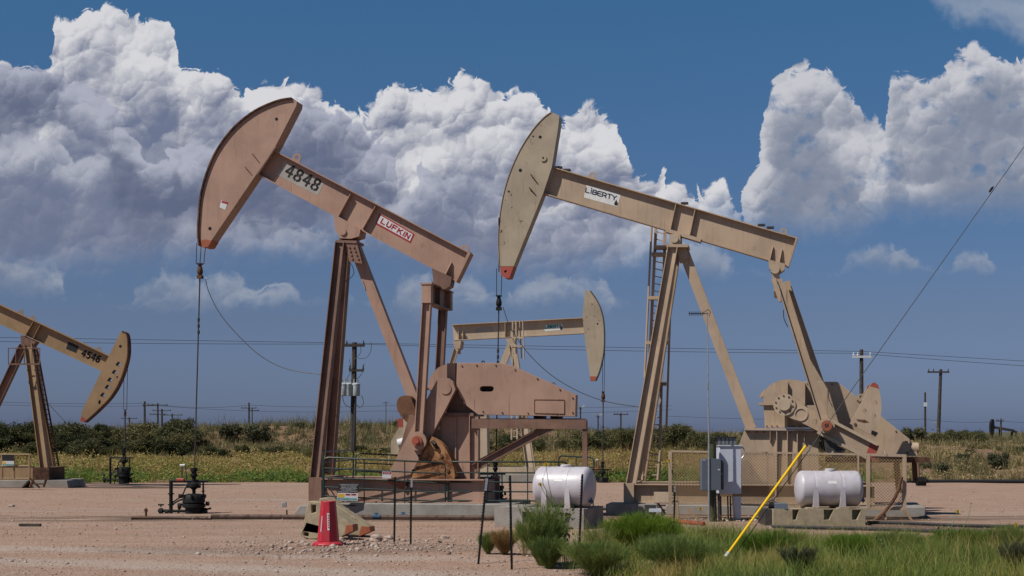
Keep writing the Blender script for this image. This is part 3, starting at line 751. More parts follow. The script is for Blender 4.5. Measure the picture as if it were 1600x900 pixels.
MB().disc(x, z, .075, -1.40, -1.305, 14).build('wrist_pin_nut', REDP, bs)
# gearbox and pedestal
mb = MB().prism(fr.poly([(669,604),(671,592),(676,583),(685,574),(700,568),(720,567),(735,572),(748,606)], -.5), -.5, .5)
gb = mb.build('gearbox', PINK, R)
MB().prism(fr.poly([(665,604),(720,604),(720,610),(665,609)], -.56), -.56, .56).build('gearbox_flange', PINK, gb)
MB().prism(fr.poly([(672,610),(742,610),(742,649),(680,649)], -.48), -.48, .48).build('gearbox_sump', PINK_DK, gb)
MB().box(fr.P(700,600,-.5)[0], fr.P(713,600,-.5)[0], -.62, -.505, fr.P(700,600,-.5)[1], fr.P(700,568,-.5)[1]).build('dome_rib', PINK, gb)
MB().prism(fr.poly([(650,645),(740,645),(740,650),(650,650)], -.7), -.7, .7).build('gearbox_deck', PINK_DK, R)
MB().prism(fr.poly([(654,650.5),(735,650.5),(735,749),(654,749)], -.6), -.6, .6).build('pedestal', PINK, R)
MB().hbeam(fr.V(741.5,650,-.65), fr.V(741.5,750,-.65), .26, .24, .02).build('pedestal_column', PINK, R)
# belt guard
g1 = MB().prism(fr.poly([(714,567),(782,567),(800,571.5),(900,617),(899,651),(747,648),(729,634),(717,616),(713,600)], -.78), -.78, -.42,
        [fr.poly([(750,605),(753,603.5),(768,603.5),(771,605),(771.5,608),(770,611),(767,612),(753,612),(750,610.5)], -.78)]).build('belt_guard', PINK, R, bev=0.008)
MB().prism(fr.poly([(835,624.5),(882,625),(882,647),(835,645.5)], -.78), -.786, -.781).build('guard_hatch', PINK, g1)
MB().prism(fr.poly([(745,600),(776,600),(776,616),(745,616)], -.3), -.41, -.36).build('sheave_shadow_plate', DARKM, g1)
lifting_eye(g1, fr, 755, 566, PINK_DK, .05, 0, .05); lifting_eye(g1, fr, 865, 600, PINK_DK, .05, -.4, .05)
for a, b_ in (((835,624.5),(882,625)), ((882,625),(882,647)), ((882,647),(835,645.5)), ((835,645.5),(835,624.5))):
    MB().bar(fr.V(*a, -.79), fr.V(*b_, -.79), .018, .012).build('hatch_seam', RUSTD, g1)
for px, py in ((722,572),(745,571),(775,571),(805,578),(840,592),(875,609),(895,622),(895,645),(870,646.5),(825,645.5),(785,645),(755,643)):
    MB().disc(*fr.P(px, py, -.78), .022, -.80, -.781, 8).build('guard_bolt', RUSTD, g1)
for px, py in ((668,607),(680,607),(716,607)): MB().disc(*fr.P(px, py, -.56), .025, -.60, -.561, 8).build('flange_bolt', RUSTD, gb)
for px, py in ((660,664),(664,652),(655,712),(645,735),(624,752)): MB().disc(*fr.P(px, py, -1.05), .03, -1.07, -1.041, 8).build('crank_bolt', BLACKM, R)
panel('small_tag', WHT, R, fr, [(684,666),(688,667),(688,671.5),(684,671)], -.61)
mb = MB().tube([fr.V(675,690,-1.15), fr.V(680,694,-1.2), fr.V(683,701,-1.15)], .05, 7); mb.build('clamp_nut', BLACKM, R)
for px in (668, 690, 712): MB().bar(fr.V(px, 653, -.63), fr.V(px, 747, -.63), .03, .06).build('pedestal_rib', PINK, R)
# motor platform
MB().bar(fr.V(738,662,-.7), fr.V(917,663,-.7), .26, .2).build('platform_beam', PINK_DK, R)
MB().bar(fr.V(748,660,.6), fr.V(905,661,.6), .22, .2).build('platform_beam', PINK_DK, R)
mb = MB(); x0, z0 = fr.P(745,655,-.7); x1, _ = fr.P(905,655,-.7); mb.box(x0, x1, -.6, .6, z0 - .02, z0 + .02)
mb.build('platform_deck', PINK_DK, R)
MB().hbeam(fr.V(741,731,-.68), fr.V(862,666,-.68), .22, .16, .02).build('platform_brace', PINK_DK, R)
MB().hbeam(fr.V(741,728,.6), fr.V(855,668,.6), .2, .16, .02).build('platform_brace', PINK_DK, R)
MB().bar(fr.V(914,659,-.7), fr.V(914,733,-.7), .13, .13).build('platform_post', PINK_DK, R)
mt = MB()
for px in (842, 868): 
    x, z = fr.P(px, 653, -.3); mt.tube([(x, -.5, z + .04), (x, .3, z + .04)], .12, 12); mt.box(x - .16, x + .16, -.45, .2, z - .10, z - .02)
mt.build('motor_mount', BLACKM, R)
# skid
xa, za = fr.P(483, 748, -1.1); xb, zb = fr.P(757, 786, -1.1); xm, _ = fr.P(503, 748, -1.1)
ztop, zbot = fr.P(620, 748, -1.0)[1], fr.P(620, 785, -1.0)[1]
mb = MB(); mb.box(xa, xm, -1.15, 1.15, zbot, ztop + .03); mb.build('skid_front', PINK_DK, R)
mb = MB()
for s in (-1, 1):
    y = s * 1.0
    mb.box(xm, xb, y - .19, y + .19, ztop - .03, ztop); mb.box(xm, xb, y - .15, y + .15, zbot, zbot + .03); mb.box(xm, xb, y - .02, y + .02, zbot + .03, ztop - .03)
for k in range(5): 
    xx = xm + .4 + (xb - xm - .6) * k / 4; mb.box(xx - .1, xx + .1, -.85, .85, zbot, ztop - .05)
mb.build('skid', PINK, R)
rope_set(R, fr, (314.5,380), (312.5,412), .11, (304,732), RUSTD, cs=0.55, rodr=0.020, y0=0.0)
MB().tube([fr.V(*p, 0.0) for p in smooth_px([(321,436),(327,458),(345,492),(375,527),(410,558),(450,577),(500,585)])], 0.012, 5).build('slack_cable', WIREM, R)
# its concrete footing
Rp = fr.root('concrete_footing', 'long low concrete footing under the pink pumpjack', 'footing')
x0 = fr.P(500,790,-1.4)[0]; x1 = fr.P(800,790,-1.4)[0]
MB().prism([(x0,0.0),(x1,0.0),(x1,zbot - .004),(x0,zbot - .004)], -1.45, 1.45).build('slab', CONC, Rp, bev=.03)
MB().prism([(x0 - .85,0.0),(x0 - .01,0.0),(x0 - .01,zbot - .1),(x0 - .65,zbot - .1)], -1.3, 1.2).build('toe_block', CONC, Rp, bev=.03)

# ---- beige unit, the large one on the right -----------------------------------------
fr = FB = Fr(1055, 41.5, 11)
R = fr.root('pumpjack', 'large beige pumpjack with white drop logo decal on its beam and red head tip', 'pumpjack')
hd = make_head(R, fr, [(861,176),(850,184),(833,203),(813,234),(797,270),(787,304),(781,340),(779,378),(781,416)],
               [(802.5,416),(849,301),(862,262),(872,200),(874,181),(867,177)], 0.25, HEADW, TAN,
               dots=[(844,214,.045),(813,266,.05),(795,299,.03),(833,213,.025)], rim_out=0.02, over=0.02)
MB().prism(fr.poly([(781.2,416.5),(802.3,416.5),(796,434),(789,434.5),(783,430)], -.25), -.252, .252, [fr.poly([(788,423),(791,421.5),(792,424),(790,426.5),(788,425.5)], -.25)]).build('painted_tip', REDP, hd)
x, z = fr.P(849, 247, -.26); MB().ring(x, z, .10, .035, -.28, -.251, 16).build('hub_ring', HEADW, hd)
for a, b in (((829,272),(840,287)),((827,293),(837,305))):
    MB().tube([fr.V(*a, -.30), fr.V(*b, -.26)], 0.016, 5).build('head_pin', RUSTD, hd)
bm_ = make_beam(R, fr, (866,261), (1245,371), (1231,416), (850,303), 0.31, TAN, stiff=[((1056,318),(1047,359)), ((1086,326.5),(1077,369))])
MB().prism(fr.poly([(1244,369.5),(1246.5,371.5),(1232.5,417),(1230,416)], -.21), -.215, .215).build('end_plate', TAN, bm_)
for p0, p1 in (((1207,384),(1201.5,408)),((1221,388),(1216.5,412))):
    p = Vector(fr.P(*p0, -.2)); q = Vector(fr.P(*p1, -.2))
    for s in (-1, 1):
        MB().add([(p.x, s*.014, p.y),(q.x, s*.014, q.y),(q.x, s*.19, q.y),(p.x, s*.06, p.y),(p.x+.02, s*.014, p.y),(q.x+.02, s*.014, q.y),(q.x+.02, s*.19, q.y),(p.x+.02, s*.06, p.y)],
             [(0,1,2,3),(4,5,6,7),(0,1,5,4),(1,2,6,5),(2,3,7,6),(3,0,4,7)]).build('tail_gusset', TAN, bm_)
lifting_eye(bm_, fr, 926, 274, TAN, .10, -.3, .08); lifting_eye(bm_, fr, 1224, 362, TAN, .10, -.3, .10)
for px, py in ((873,262),(886,266),(1190,352),(1204,356),(1070,318)):
    x, z = fr.P(px, py); MB().box(x - .11, x + .10, -.1, .1, z - .02, z + .03).build('beam_fitting', DARKM, bm_)
panel('decal', DECAL, bm_, fr, [(916.5,289),(970,304),(964.5,323),(912,308.5)], -.013, .003)
letters('LiBERTY', fr, (916,293.5), (963,306.5), (915,300), -.0175, 1.12, 0.032).build('decal_lettering', NAVY, bm_)
xx, zz = fr.P(962.5, 318.2, -.02)
MB().prism([(xx + .055 * math.cos(a), zz + .055 * math.sin(a)) for a in [math.radians(k) for k in range(150, 391, 20)]] + [(xx + .01, zz + .12)], -.0205, -.0175).build('drop_mark', BLK, bm_)
# saddle
MB().prism(fr.poly([(1040,356),(1096,373),(1094,378),(1040,362)], -.2), -.2, .2).build('saddle_plate', TAN, R)
MB().box(fr.P(1046,375,-.36)[0], fr.P(1063,375,-.36)[0], -.36, .36, fr.P(1046,384,-.36)[1], fr.P(1046,366,-.36)[1]).build('saddle_bearing', TAN, R)
x, z = fr.P(1054, 373.5, -.38); MB().disc(x, z, .11, -.42, -.362).build('bearing_cap', TAN2, R)
MB().prism(fr.poly([(1041,381.5),(1075,381.5),(1075,386),(1041,386)], -.42), -.42, .42).build('cap_plate', TAN, R)
for s, top, bot in ((-1, (1051.5,386), (986.5,756)), (1, (1057,386), (1001,752))):
    MB().hbeam(fr.V(*top, s * .3), fr.V(*bot, s * 1.0), 0.29, 0.28, 0.022).build('post_leg', TAN, R)
MB().bar(fr.V(1066,387,.0), fr.V(1174,670,.0), 0.30, 0.26).build('back_leg', TAN, R)
MB().prism(fr.poly([(1058,387),(1072,387),(1078,402),(1062,410)], -.2), -.22, .16).build('gusset_plate', TAN, R)
# tall caged ladder beside the post
ladder(R, fr, (1025,356), (1006,748), (1039,360), (1030,750), 1.15, 34, TAN, .04)
ladder(R, fr, (1006,704), (1003,750), (1031,703), (1027,750), .95, 3, TAN2)
mb = MB()
mb.tube([fr.V(1018,355,1.0), fr.V(1007,590,1.0)], .035, 5); mb.tube([fr.V(1049,430,1.3), fr.V(1041,674,1.3)], .035, 5)
for py, xa_, xb_ in ((387,1022,1048),(398,1019,1046),(466,1013,1042),(536,1010,1045),(600,1020,1042)):
    mb.bar(fr.V(xa_, py, 1.05), fr.V(xb_, py, 1.05), .10, .35)
mb.build('ladder_cage', TAN, R)
# pitmans
MB().prism(fr.poly([(1200,405),(1227,412),(1226,421),(1218,427),(1202,420)], -.2), -.2, .2).build('tail_bearing', TAN, R)
x, z = fr.P(1211, 421, -.2); mb = MB().disc(x, z, .13, -.30, .30, 18); mb.prism(fr.poly([(1206,428),(1217,426),(1221,446),(1211,448)], -.22), -.22, .22); mb.build('equalizer_link', TAN2, R)
ex, ez = fr.P(1216, 447, -.25)
MB().box(ex - .12, ex + .12, -1.05, 1.1, ez - .22, ez + .12).build('equalizer_beam', TAN, R)
for s, top, bot, mt_ in ((-1, (1221,442), (1288,658), TAN), (1, (1227,440), (1300,655), TAN)):
    MB().hbeam(fr.V(*top, s * 1.12), fr.V(*bot, s * 1.12), 0.25, 0.2, 0.025).build('pitman_arm', mt_, R)
MB().prism(fr.poly([(1205,436),(1212,434),(1222,470),(1217,472)], -1.2), -1.22, -1.0).build('equalizer_cheek', TAN, R)
MB().tube([fr.V(*p, -1.1) for p in smooth_px([(1224,484),(1225,498),(1231,511)])], .012, 5).build('lubrication_hose', HOSE, R)
# gearbox
dome = smooth_px([(1193,630),(1194,613),(1204,601),(1220,594),(1240,593),(1258,597)], 4)
gb = MB().prism(fr.poly(dome + [(1258,634),(1193,634)], -.5), -.5, .5).build('gearbox', TAN, R)
MB().prism(fr.poly([(1185,629),(1258,629),(1258,633),(1186,633)], -.56), -.56, .56).build('gearbox_flange', TAN, gb)
MB().prism(fr.poly([(1193,633),(1280,633),(1280,668),(1195,668)], -.48), -.48, .48).build('gearbox_sump', TAN, gb)
MB().prism(fr.poly([(1226,597),(1231,597),(1231,668),(1226,668)], -.6), -.62, -.502).build('dome_rib', TAN, gb)
MB().prism(fr.poly([(1186,620),(1189,614),(1195,608),(1195,616),(1189,622)], -.4), -.3, .3).build('breather_cover', TAN, gb)
mb = MB().prism(fr.poly([(1163,668.5),(1282,669.5),(1282,673),(1163,672)], -.75), -.75, .75)
mb.build('gearbox_deck', TAN, R)
mb = MB().prism(fr.poly([(1163,672.5),(1279,673.5),(1279,760),(1151,760),(1151,703)], -.66), -.60, .60)
pd = mb.build('pedestal', TAN, R)
for px in (1202.5, 1213, 1229.5, 1245, 1256):
    a = Vector(fr.P(px, 674, -.7)); b_ = Vector(fr.P(px, 757 if px in (1213, 1229.5, 1245) else 690, -.7))
    MB().add([(a.x, -.602, a.y), (a.x, -.74, a.y), (b_.x, -.68, b_.y), (b_.x, -.602, b_.y), (a.x+.025, -.602, a.y), (a.x+.025, -.74, a.y), (b_.x+.025, -.68, b_.y), (b_.x+.025, -.602, b_.y)],
             [(0,1,2,3),(4,5,6,7),(0,1,5,4),(1,2,6,5),(2,3,7,6),(3,0,4,7)]).build('pedestal_rib', TAN, pd)
# belt guard, on the far side of the cranks
g1 = MB().prism(fr.poly([(1257,596),(1308,596.5),(1345,625),(1400,669),(1421.5,686),(1421.5,711),(1345,712),(1275,668),(1257,640)], .1), .1, .5).build('belt_guard', TAN, R, bev=.008)
lifting_eye(g1, fr, 1345, 620, TAN, .09, -.6, .08)
for px, py in ((1262,600),(1300,600.5),(1340,626),(1370,650),(1400,674),(1417,690),(1417,707),(1380,708),(1340,707)):
    MB().disc(*fr.P(px, py, .1), .022, .08, .099, 8).build('guard_bolt', RUSTD, g1)
for px in (1198, 1206, 1214, 1240, 1250, 1262, 1272): MB().disc(*fr.P(px, 665.5, -.5), .022, -.50, -.481, 8).build('flange_bolt', RUSTD, gb)
for px in (1170, 1182, 1194, 1215, 1235, 1255, 1272): MB().disc(*fr.P(px, 675, -.6), .022, -.625, -.602, 8).build('deck_bolt', RUSTD, pd)
# cranks and counterweights
AX = Vector((138.5, 76)).normalized(); NX = Vector((-AX.y, AX.x))
def al(t, n): q = Vector((1225.5, 632)) + AX * t + NX * n; return (q.x, q.y)
for s in (-1, 1):
    Y = s * .92
    pl = fr.poly([al(0,-16), al(36,-13), al(70,-14), al(160,-14), al(163,10), al(72,15), al(70,11), al(36,12), al(0,16)], -.92)
    cr = MB().prism(pl, Y - .06, Y + .06, [fr.poly([al(55 + 5*math.cos(a), 1 + 5*math.sin(a)) for a in [k*math.pi/6 for k in range(12)]], -.92)]).build('crank', TAN, R)
    x, z = fr.P(1225.5, 632, -1.0)
    mb = MB().disc(x, z, .31, Y - .10, Y + .07, 32); mb.disc(x, z, .17, Y - .15, Y - .1, 24); mb.build('crank_hub', TAN2, cr)
    mb = MB()
    for k in range(10): MB().disc(x + .24 * math.cos(k * .628 + .4), z + .24 * math.sin(k * .628 + .4), .026, Y - .115, Y - .10, 8).build('hub_bolt', RUSTD, cr)
    x, z = fr.P(*al(30,1), -1.0); MB().ring(x, z, .19, .155, Y - .085, Y - .06, 24).build('crank_boss', TAN2, cr)
    mb = MB()
    for n_ in (-13, 13):
        a = fr.P(*al(66,n_), -.92); b_ = fr.P(*al(158,n_ - 2), -.92); mb.bar((a[0], Y - .07, a[1]), (b_[0], Y - .07, b_[1]), .08, .22)
    mb.build('crank_rail', TAN2, cr)
    MB().prism(fr.poly([al(146,-14.5), al(161,-14.5), al(164,10.5), al(150,11)], -.92), Y - .064, Y + .064).build('painted_tip', REDP, cr)
    cwp = smooth_px([(1372,602),(1376,622),(1377,640),(1374,660)], 3)
    wp = [(1334,652),(1360.5,600),(1364,598)] + cwp + [(1366,672),(1372,676),(1369,684),(1328,662)]
    h1 = [fr.poly([(c[0] + 3.4*math.cos(a), c[1] + 3.4*math.sin(a)) for a in [k*math.pi/5 for k in range(10)]], -1.0) for c in ((1367,629.5),(1350.5,642),(1365.5,650.5))]
    cw = MB().prism(fr.poly(wp, -1.0), Y - .14, Y + .14, h1 if s < 0 else ()).build('counterweight', TAN, R)
    MB().prism(fr.poly([(1362,599),(1366,597.5),(1372,601.5),(1373.5,607.5),(1359,603)], -1.0), Y - .144, Y + .144).build('painted_tip', REDP, cw)
    if s < 0:
        mb = MB().prism(fr.poly([(1362,672),(1372,676),(1368,682),(1361,678)], -1.06), Y - .145, Y - .141); mb.build('keyway', HOLE, cw)
        mb = MB().disc(*fr.P(1336.5,663,-1.06), .04, Y - .16, Y - .14, 8); mb.prism(fr.poly([(1338,655),(1352,656),(1358,660),(1350,661),(1340,658)], -1.06), Y - .144, Y - .14); mb.build('rust_patch', RUSTD, cw)
    MB().prism(fr.poly([al(78,16), al(118,16), al(118,34), al(92,34)], -.92), Y - .12, Y + .12).build('counterweight', DARKM, R)
x, z = fr.P(1291.5, 665, -1.2)
bs = MB().disc(x, z, .22, -1.27, -1.02, 24).build('wrist_bearing', TAN, R)
mb = MB().ring(x, z, .15, .06, -1.36, -1.275, 12); mb.build('wrist_pin_nut', ORANGE, bs)
# skid
xa, _ = fr.P(975, 755, -1.1); xm, _ = fr.P(991, 755, -1.1); xb, _ = fr.P(1425, 780, -1.1)
ztop, zbot = fr.P(1000, 756, -1.1)[1], fr.P(1000, 786, -1.1)[1]
MB().box(xa, xm, -1.2, 1.2, zbot, ztop + .02).build('skid_front', TAN, R)
mb = MB()
for s in (-1, 1):
    y = s * 1.0
    mb.box(xm, xb - 1.0, y - .19, y + .19, ztop - .03, ztop); mb.box(xm, xb - 1.0, y - .15, y + .15, zbot, zbot + .03); mb.box(xm, xb - 1.0, y - .02, y + .02, zbot + .03, ztop - .03)
mb.build('skid', TAN, R)
xq = fr.P(1022, 767, -1.1)[0]; xq2 = fr.P(1052, 767, -1.1)[0]
MB().box(xq, xq2, -1.17, -1.155, zbot + .02, ztop - .22).build('skid_plate', TAN2, R)
mb = MB(); mb.hbeam(fr.V(1400,716,-.2), fr.V(1405,770,-.2), .16, .16, .02); mb.box(fr.P(1290,716,.3)[0], fr.P(1452,716,.3)[0], -.1, .9, fr.P(1290,722,.3)[1], fr.P(1290,714,.3)[1])
mb.bar(fr.V(1428,716,.3), fr.V(1430,752,.3), .13, .1); mb.build('motor_rail', RUSTD, R)
mb = MB(); x, z = fr.P(1432, 700, .3); mb.tube([(x - .3, .3, z), (x + .05, .3, z)], .16, 14); mb.box(x - .3, x, .1, .5, z - .22, z - .1); mb.build('motor', TAN, R)
rope_set(R, fr, (780,420), (779.5,462), .07, (775,720), BLACKM, cs=0.55, rodr=0.020, y0=0.0, cable3=False)
MB().tube([fr.V(779.3,340,-.28), fr.V(779.6,425,-.12)], .016, 6).build('bridle_cable', DARKM, R)
MB().tube([fr.V(*p, 0.0) for p in smooth_px([(786,480),(797,510),(822,548),(860,585),(905,612),(950,628),(1000,636)])], 0.012, 5).build('slack_cable', WIREM, R)
Rp = fr.root('concrete_footing', 'concrete footing under the beige pumpjack, striped by slanting shadows', 'footing')
MB().prism([(xa - .45,0.0),(xa + .75 + .42,0.0),(xa + .75 + .2,zbot - .004),(xa - .45,zbot - .004)], -1.7, -.55).build('toe_block', CONC, Rp, bev=.03)
MB().prism([(xa + 1.2,0.0),(xb + .35,0.0),(xb + .35,zbot - .03),(xa + 1.2,zbot - .03)], -1.25, 1.45).build('slab', CONC, Rp, bev=.03)

# ---- small pumpjack behind, between the two ------------------------------------------
fr = FC = Fr(805, 66.5, 6)
R = fr.root('pumpjack', 'smaller pale beige pumpjack standing behind the pink one, head facing right', 'pumpjack')
hd = make_head(R, fr, [(922,455),(934,473),(941,494),(943.5,520),(942.5,551),(936.5,578),(930,594.5)], [(922.5,594.5),(912.5,520),(910,494),(914,454)], 0.24, HEADW, DARKM, dots=[(925,475,.03),(933.5,506,.04)], rim_out=.05, over=.03)
MB().prism(fr.poly([(921.6,588),(933,588),(930,595),(922.5,595)], -.24), -.245, .245).build('painted_tip', ORANGE, hd)
bm_ = make_beam(R, fr, (706,507), (912,496), (913,521), (708,532), .42, TAN2, stiff=[((789,503),(789,527.5)), ((801,502),(801,527)), ((716,517),(716,531)), ((723,517),(723,531))])
panel('decal', DECAL, bm_, fr, [(850.5,508),(878.5,506),(879.5,515.5),(851,517.5)], -.013, .003)
letters('LiBERTY', fr, (851.5,509), (876,507.3), (852,513), -.0175, 1.12, 0.04).build('decal_lettering', TEAL, bm_)
xx, zz = fr.P(877, 513.5, -.02)
MB().prism([(xx + .06 * math.cos(a), zz + .06 * math.sin(a)) for a in [math.radians(k) for k in range(150, 391, 30)]] + [(xx, zz + .15)], -.0205, -.0175).build('drop_mark', NAVY, bm_)
MB().prism(fr.poly([(742,512),(771,510.5),(771,518),(742,519.5)], -.012), -.0155, -.013).build('faded_patch', GREYPATCH, bm_)
MB().prism(fr.poly([(790,529),(806,528),(803,540),(794,541)], -.25), -.25, .25).build('saddle_bearing', TAN2, R)
for s in (-1, 1): MB().hbeam(fr.V(801,538,s*.25), fr.V(832 + 2*s,746,s*.95), .34, .28, .025).build('post_leg', TAN2, R)
MB().bar(fr.V(797,540,0), fr.V(760,640,0), .30, .24).build('back_leg', TAN2, R)
ladder(R, fr, (801,501), (799,687), (806,501), (808,687), -.9, 20, TAN2, .035)
mb = MB(); mb.tube([fr.V(812,501,-.7), fr.V(815,560,-.7)], .03, 5); mb.tube([fr.V(817,501,-1.1), fr.V(819,562,-1.1)], .03, 5)
for py in (528, 541, 580): mb.bar(fr.V(800, py, -.95), fr.V(817, py, -.95), .08, .3)
mb.build('ladder_cage', TAN2, R)
MB().prism(fr.poly([(709,534),(722,533),(720,545),(712,546)], -.2), -.5, .5).build('tail_bearing', TAN, R)
mb = MB(); mb.bar(fr.V(715,545,-.3), fr.V(715,545,.6), .3, .5, (0,0,1)); mb.build('equalizer_beam', TAN, R)
for s in (-1, 1): MB().hbeam(fr.V(713,545,s*.8), fr.V(672,680,s*.8), .22, .18, .025).build('pitman_arm', TAN, R)
MB().prism(fr.poly([(712,640),(712,610),(724,598),(742,598),(752,612),(752,640)], -.4), -.4, .4).build('gearbox', TAN2, R)
MB().prism(fr.poly([(704,640),(760,640),(762,735),(700,735)], -.5), -.5, .5).build('pedestal', TAN2, R)
cw = MB().prism(fr.poly([(732,612),(738,628),(680,705),(660,690)], -.7), -.8, -.6).build('crank', TAN2, R)
MB().prism(fr.poly([(652,668),(668,662),(694,690),(676,712),(655,700)], -.7), -.85, -.55).build('counterweight', TAN2, R)
MB().prism(fr.poly([(630,655),(694,640),(742,606),(750,640),(700,690),(630,690)], .2), .2, .5).build('belt_guard', TAN2, R)
mb = MB()
for s in (-1, 1): mb.box(fr.P(640,735,0)[0], fr.P(845,735,0)[0], s*.9 - .12, s*.9 + .12, fr.P(800,749,-.9)[1] + .25, fr.P(800,733,-.9)[1] + .1)
mb.build('skid', TAN2, R)
mb = MB(); mb.box(fr.P(635,735,0)[0], fr.P(658,735,0)[0], -.4, .4, .5, fr.P(640,702,0)[1]); mb.build('engine_housing', TAN2, R)
rope_set(R, fr, (943.6,540), (942.5,612), .05, (942,725), RUSTD, cs=.6, rodr=.028, y0=0, cable3=False)
Rp = fr.root('concrete_footing', 'pale concrete footing under the small beige pumpjack in the middle', 'footing')
MB().box(fr.P(635,745,-1)[0], fr.P(856,745,-1)[0], -1.3, 1.3, 0, fr.P(800,749,-.9)[1] + .24).build('slab', CONC, Rp, bev=.03)

# ---- ochre unit at the left edge ----------------------------------------------------
fr = FD = Fr(41, 61.0, 0)
R = fr.root('pumpjack', 'ochre tan pumpjack numbered 4546 cut off by the left edge', 'pumpjack')
def notch(cx, cy, w=5.0, h=4.0): return [(cx - w*.2, cy - h), (cx + w*.9, cy - h*.55), (cx + w*.35, cy + h), (cx - w, cy + h*.35)]
hls = [notch(185,569), notch(179,581.5), notch(172,593.5), notch(168,605), notch(161,617), notch(155.5,628.5,2.6,4.0)]
hd = make_head(R, fr, [(190,518),(197,523),(199,545),(196.5,565),(187,594),(173,618.6),(152,641),(131.6,659)], [(125.5,657.5),(127.5,644),(158,580),(171,554),(186,523)], .22, YTAN, RUSTD, holes=hls,
               tip=[(125,658),(131,659.8),(135,656),(127.5,650)], tipmat=REDP, dots=[(188,541,.06),(183,589,.04)], rim_out=.04, over=.03)
bm_ = make_beam(R, fr, (-160,401), (171,556), (158,579.5), (-175,426), .42, YTAN, stiff=[((51,503),(38,526)), ((62,508),(50,531))])
panel('black_patch', BLK, bm_, fr, [(107,533.5),(123.5,541),(119,551.5),(103,545)], -.013, .003)
letters('4546', fr, (131,546.5), (158.5,557.5), (126.5,555.5), -.0175, 1.22, .065).build('stencil_number', BLK, bm_)
for px, py in ((33,487),(52,496),(155,545)): lifting_eye(bm_, fr, px, py, YTAN, .09, -.45, .10)
MB().prism(fr.poly([(32,524),(56,534),(50,541),(33,540)], -.26), -.26, .26).build('saddle_bearing', PINK_DK, R)
for s, top, bot in ((-1, (45,538), (70,731)), (1, (49,538), (79,731))):
    MB().hbeam(fr.V(*top, s*.22), fr.V(*bot, s*.9), .34, .30, .025).build('post_leg', YTAN, R)
MB().hbeam(fr.V(37,540,0), fr.V(-38,700,0), .32, .28, .025).build('back_leg', PINK_DK, R)
ladder(R, fr, (52,544), (86,728), (58,544), (92,728), -.2, 24, RUSTD, .03)
for Yp in (-.9, .9):
    mb = MB()
    for px in (13, 25, 38, 50, 62): mb.tube([fr.V(px, 569, Yp), fr.V(px, 544, Yp)], .02, 5)
    mb.tube([fr.V(13, 544, Yp), fr.V(62, 544, Yp)], .02, 5); mb.bar(fr.V(13, 569, Yp), fr.V(62, 569, Yp), .06, .06)
    mb.build('service_railing', PINK_DK, R)
MB().box(fr.P(64,731,0)[0], fr.P(89,731,0)[0], -1.05, 1.05, fr.P(64,750,-1)[1], fr.P(64,730.5,-1)[1]).build('skid_front', RUSTD, R)
mb = MB()
for s in (-1, 1): mb.box(fr.P(-190,731,0)[0], fr.P(64,731,0)[0], s*.9 - .12, s*.9 + .12, fr.P(0,750,-1)[1], fr.P(0,731,-1)[1])
mb.build('skid', YTAN, R)
MB().prism(fr.poly([(-120,590),(-80,560),(-60,560),(-30,690),(-30,731),(-120,731)], -.4), -.45, .45).build('gearbox', YTAN, R)
for s in (-1, 1): MB().hbeam(fr.V(-165,430,s*.8), fr.V(-120,650,s*.8), .22, .18, .025).build('pitman_arm', YTAN, R)
MB().prism(fr.poly([(-90,600),(-75,612),(-115,680),(-135,668)], -.6), -.8, -.6).build('crank', YTAN, R)
rope_set(R, fr, (197.3,535), (195.5,640), .06, (195,705), RUSTD, cs=.35, rodr=.03, y0=0, cable3=False)
Rp = fr.root('concrete_footing', 'stained concrete footing under the pumpjack at the left edge', 'footing')
zt = fr.P(64,750,-1)[1] - .004
MB().prism([(fr.P(-200,750,-1.2)[0],0),(fr.P(36,750,-1.2)[0],0),(fr.P(46,750,-1.2)[0],zt),(fr.P(-200,750,-1.2)[0],zt)], -1.35, 1.2).build('slab', CONC, Rp, bev=.03)
MB().prism([(fr.P(47,750,-1.2)[0],0),(fr.P(108,750,-1.2)[0],0),(fr.P(104,750,-1.2)[0],zt),(fr.P(47,750,-1.2)[0],zt)], -1.2, 1.2).build('block', CONC, Rp, bev=.03)

# ---- tiny unit far away on the right --------------------------------------------------
fr = Fr(1575, 210.0, 0, 0)
R = fr.root('pumpjack', 'tiny dark pumpjack on the skyline at the far right', 'pumpjack')
R.location.z = 0.0
make_head(R, fr, [(1552,655),(1549.5,660),(1548.8,668),(1549.5,677),(1551.5,682)], [(1553,682),(1554.3,668),(1553.5,655.5)], .4, BLACKM, BLACKM)
MB().prism(fr.poly([(1553,665.5),(1585,671),(1585,675),(1553,669.5)], -.25), -.25, .25).build('walking_beam', DARKM, R)
MB().prism(fr.poly([(1583,672),(1590,674),(1589,676),(1582,676)], -.25), -.4, .4).build('tail_bearing', BLACKM, R)
for a, b in (((1562,670),(1562.5,700)),((1581,676),(1577,700)),((1581,676),(1585,700)),((1588,675),(1588,700))):
    MB().bar(fr.V(*a), fr.V(*b), .22, .3).build('post_leg', BLACKM, R)
for px in (1550, 1552.5): MB().tube([fr.V(px,682), fr.V(px,700)], .08, 5).build('polished_rod', PINK_DK, R)

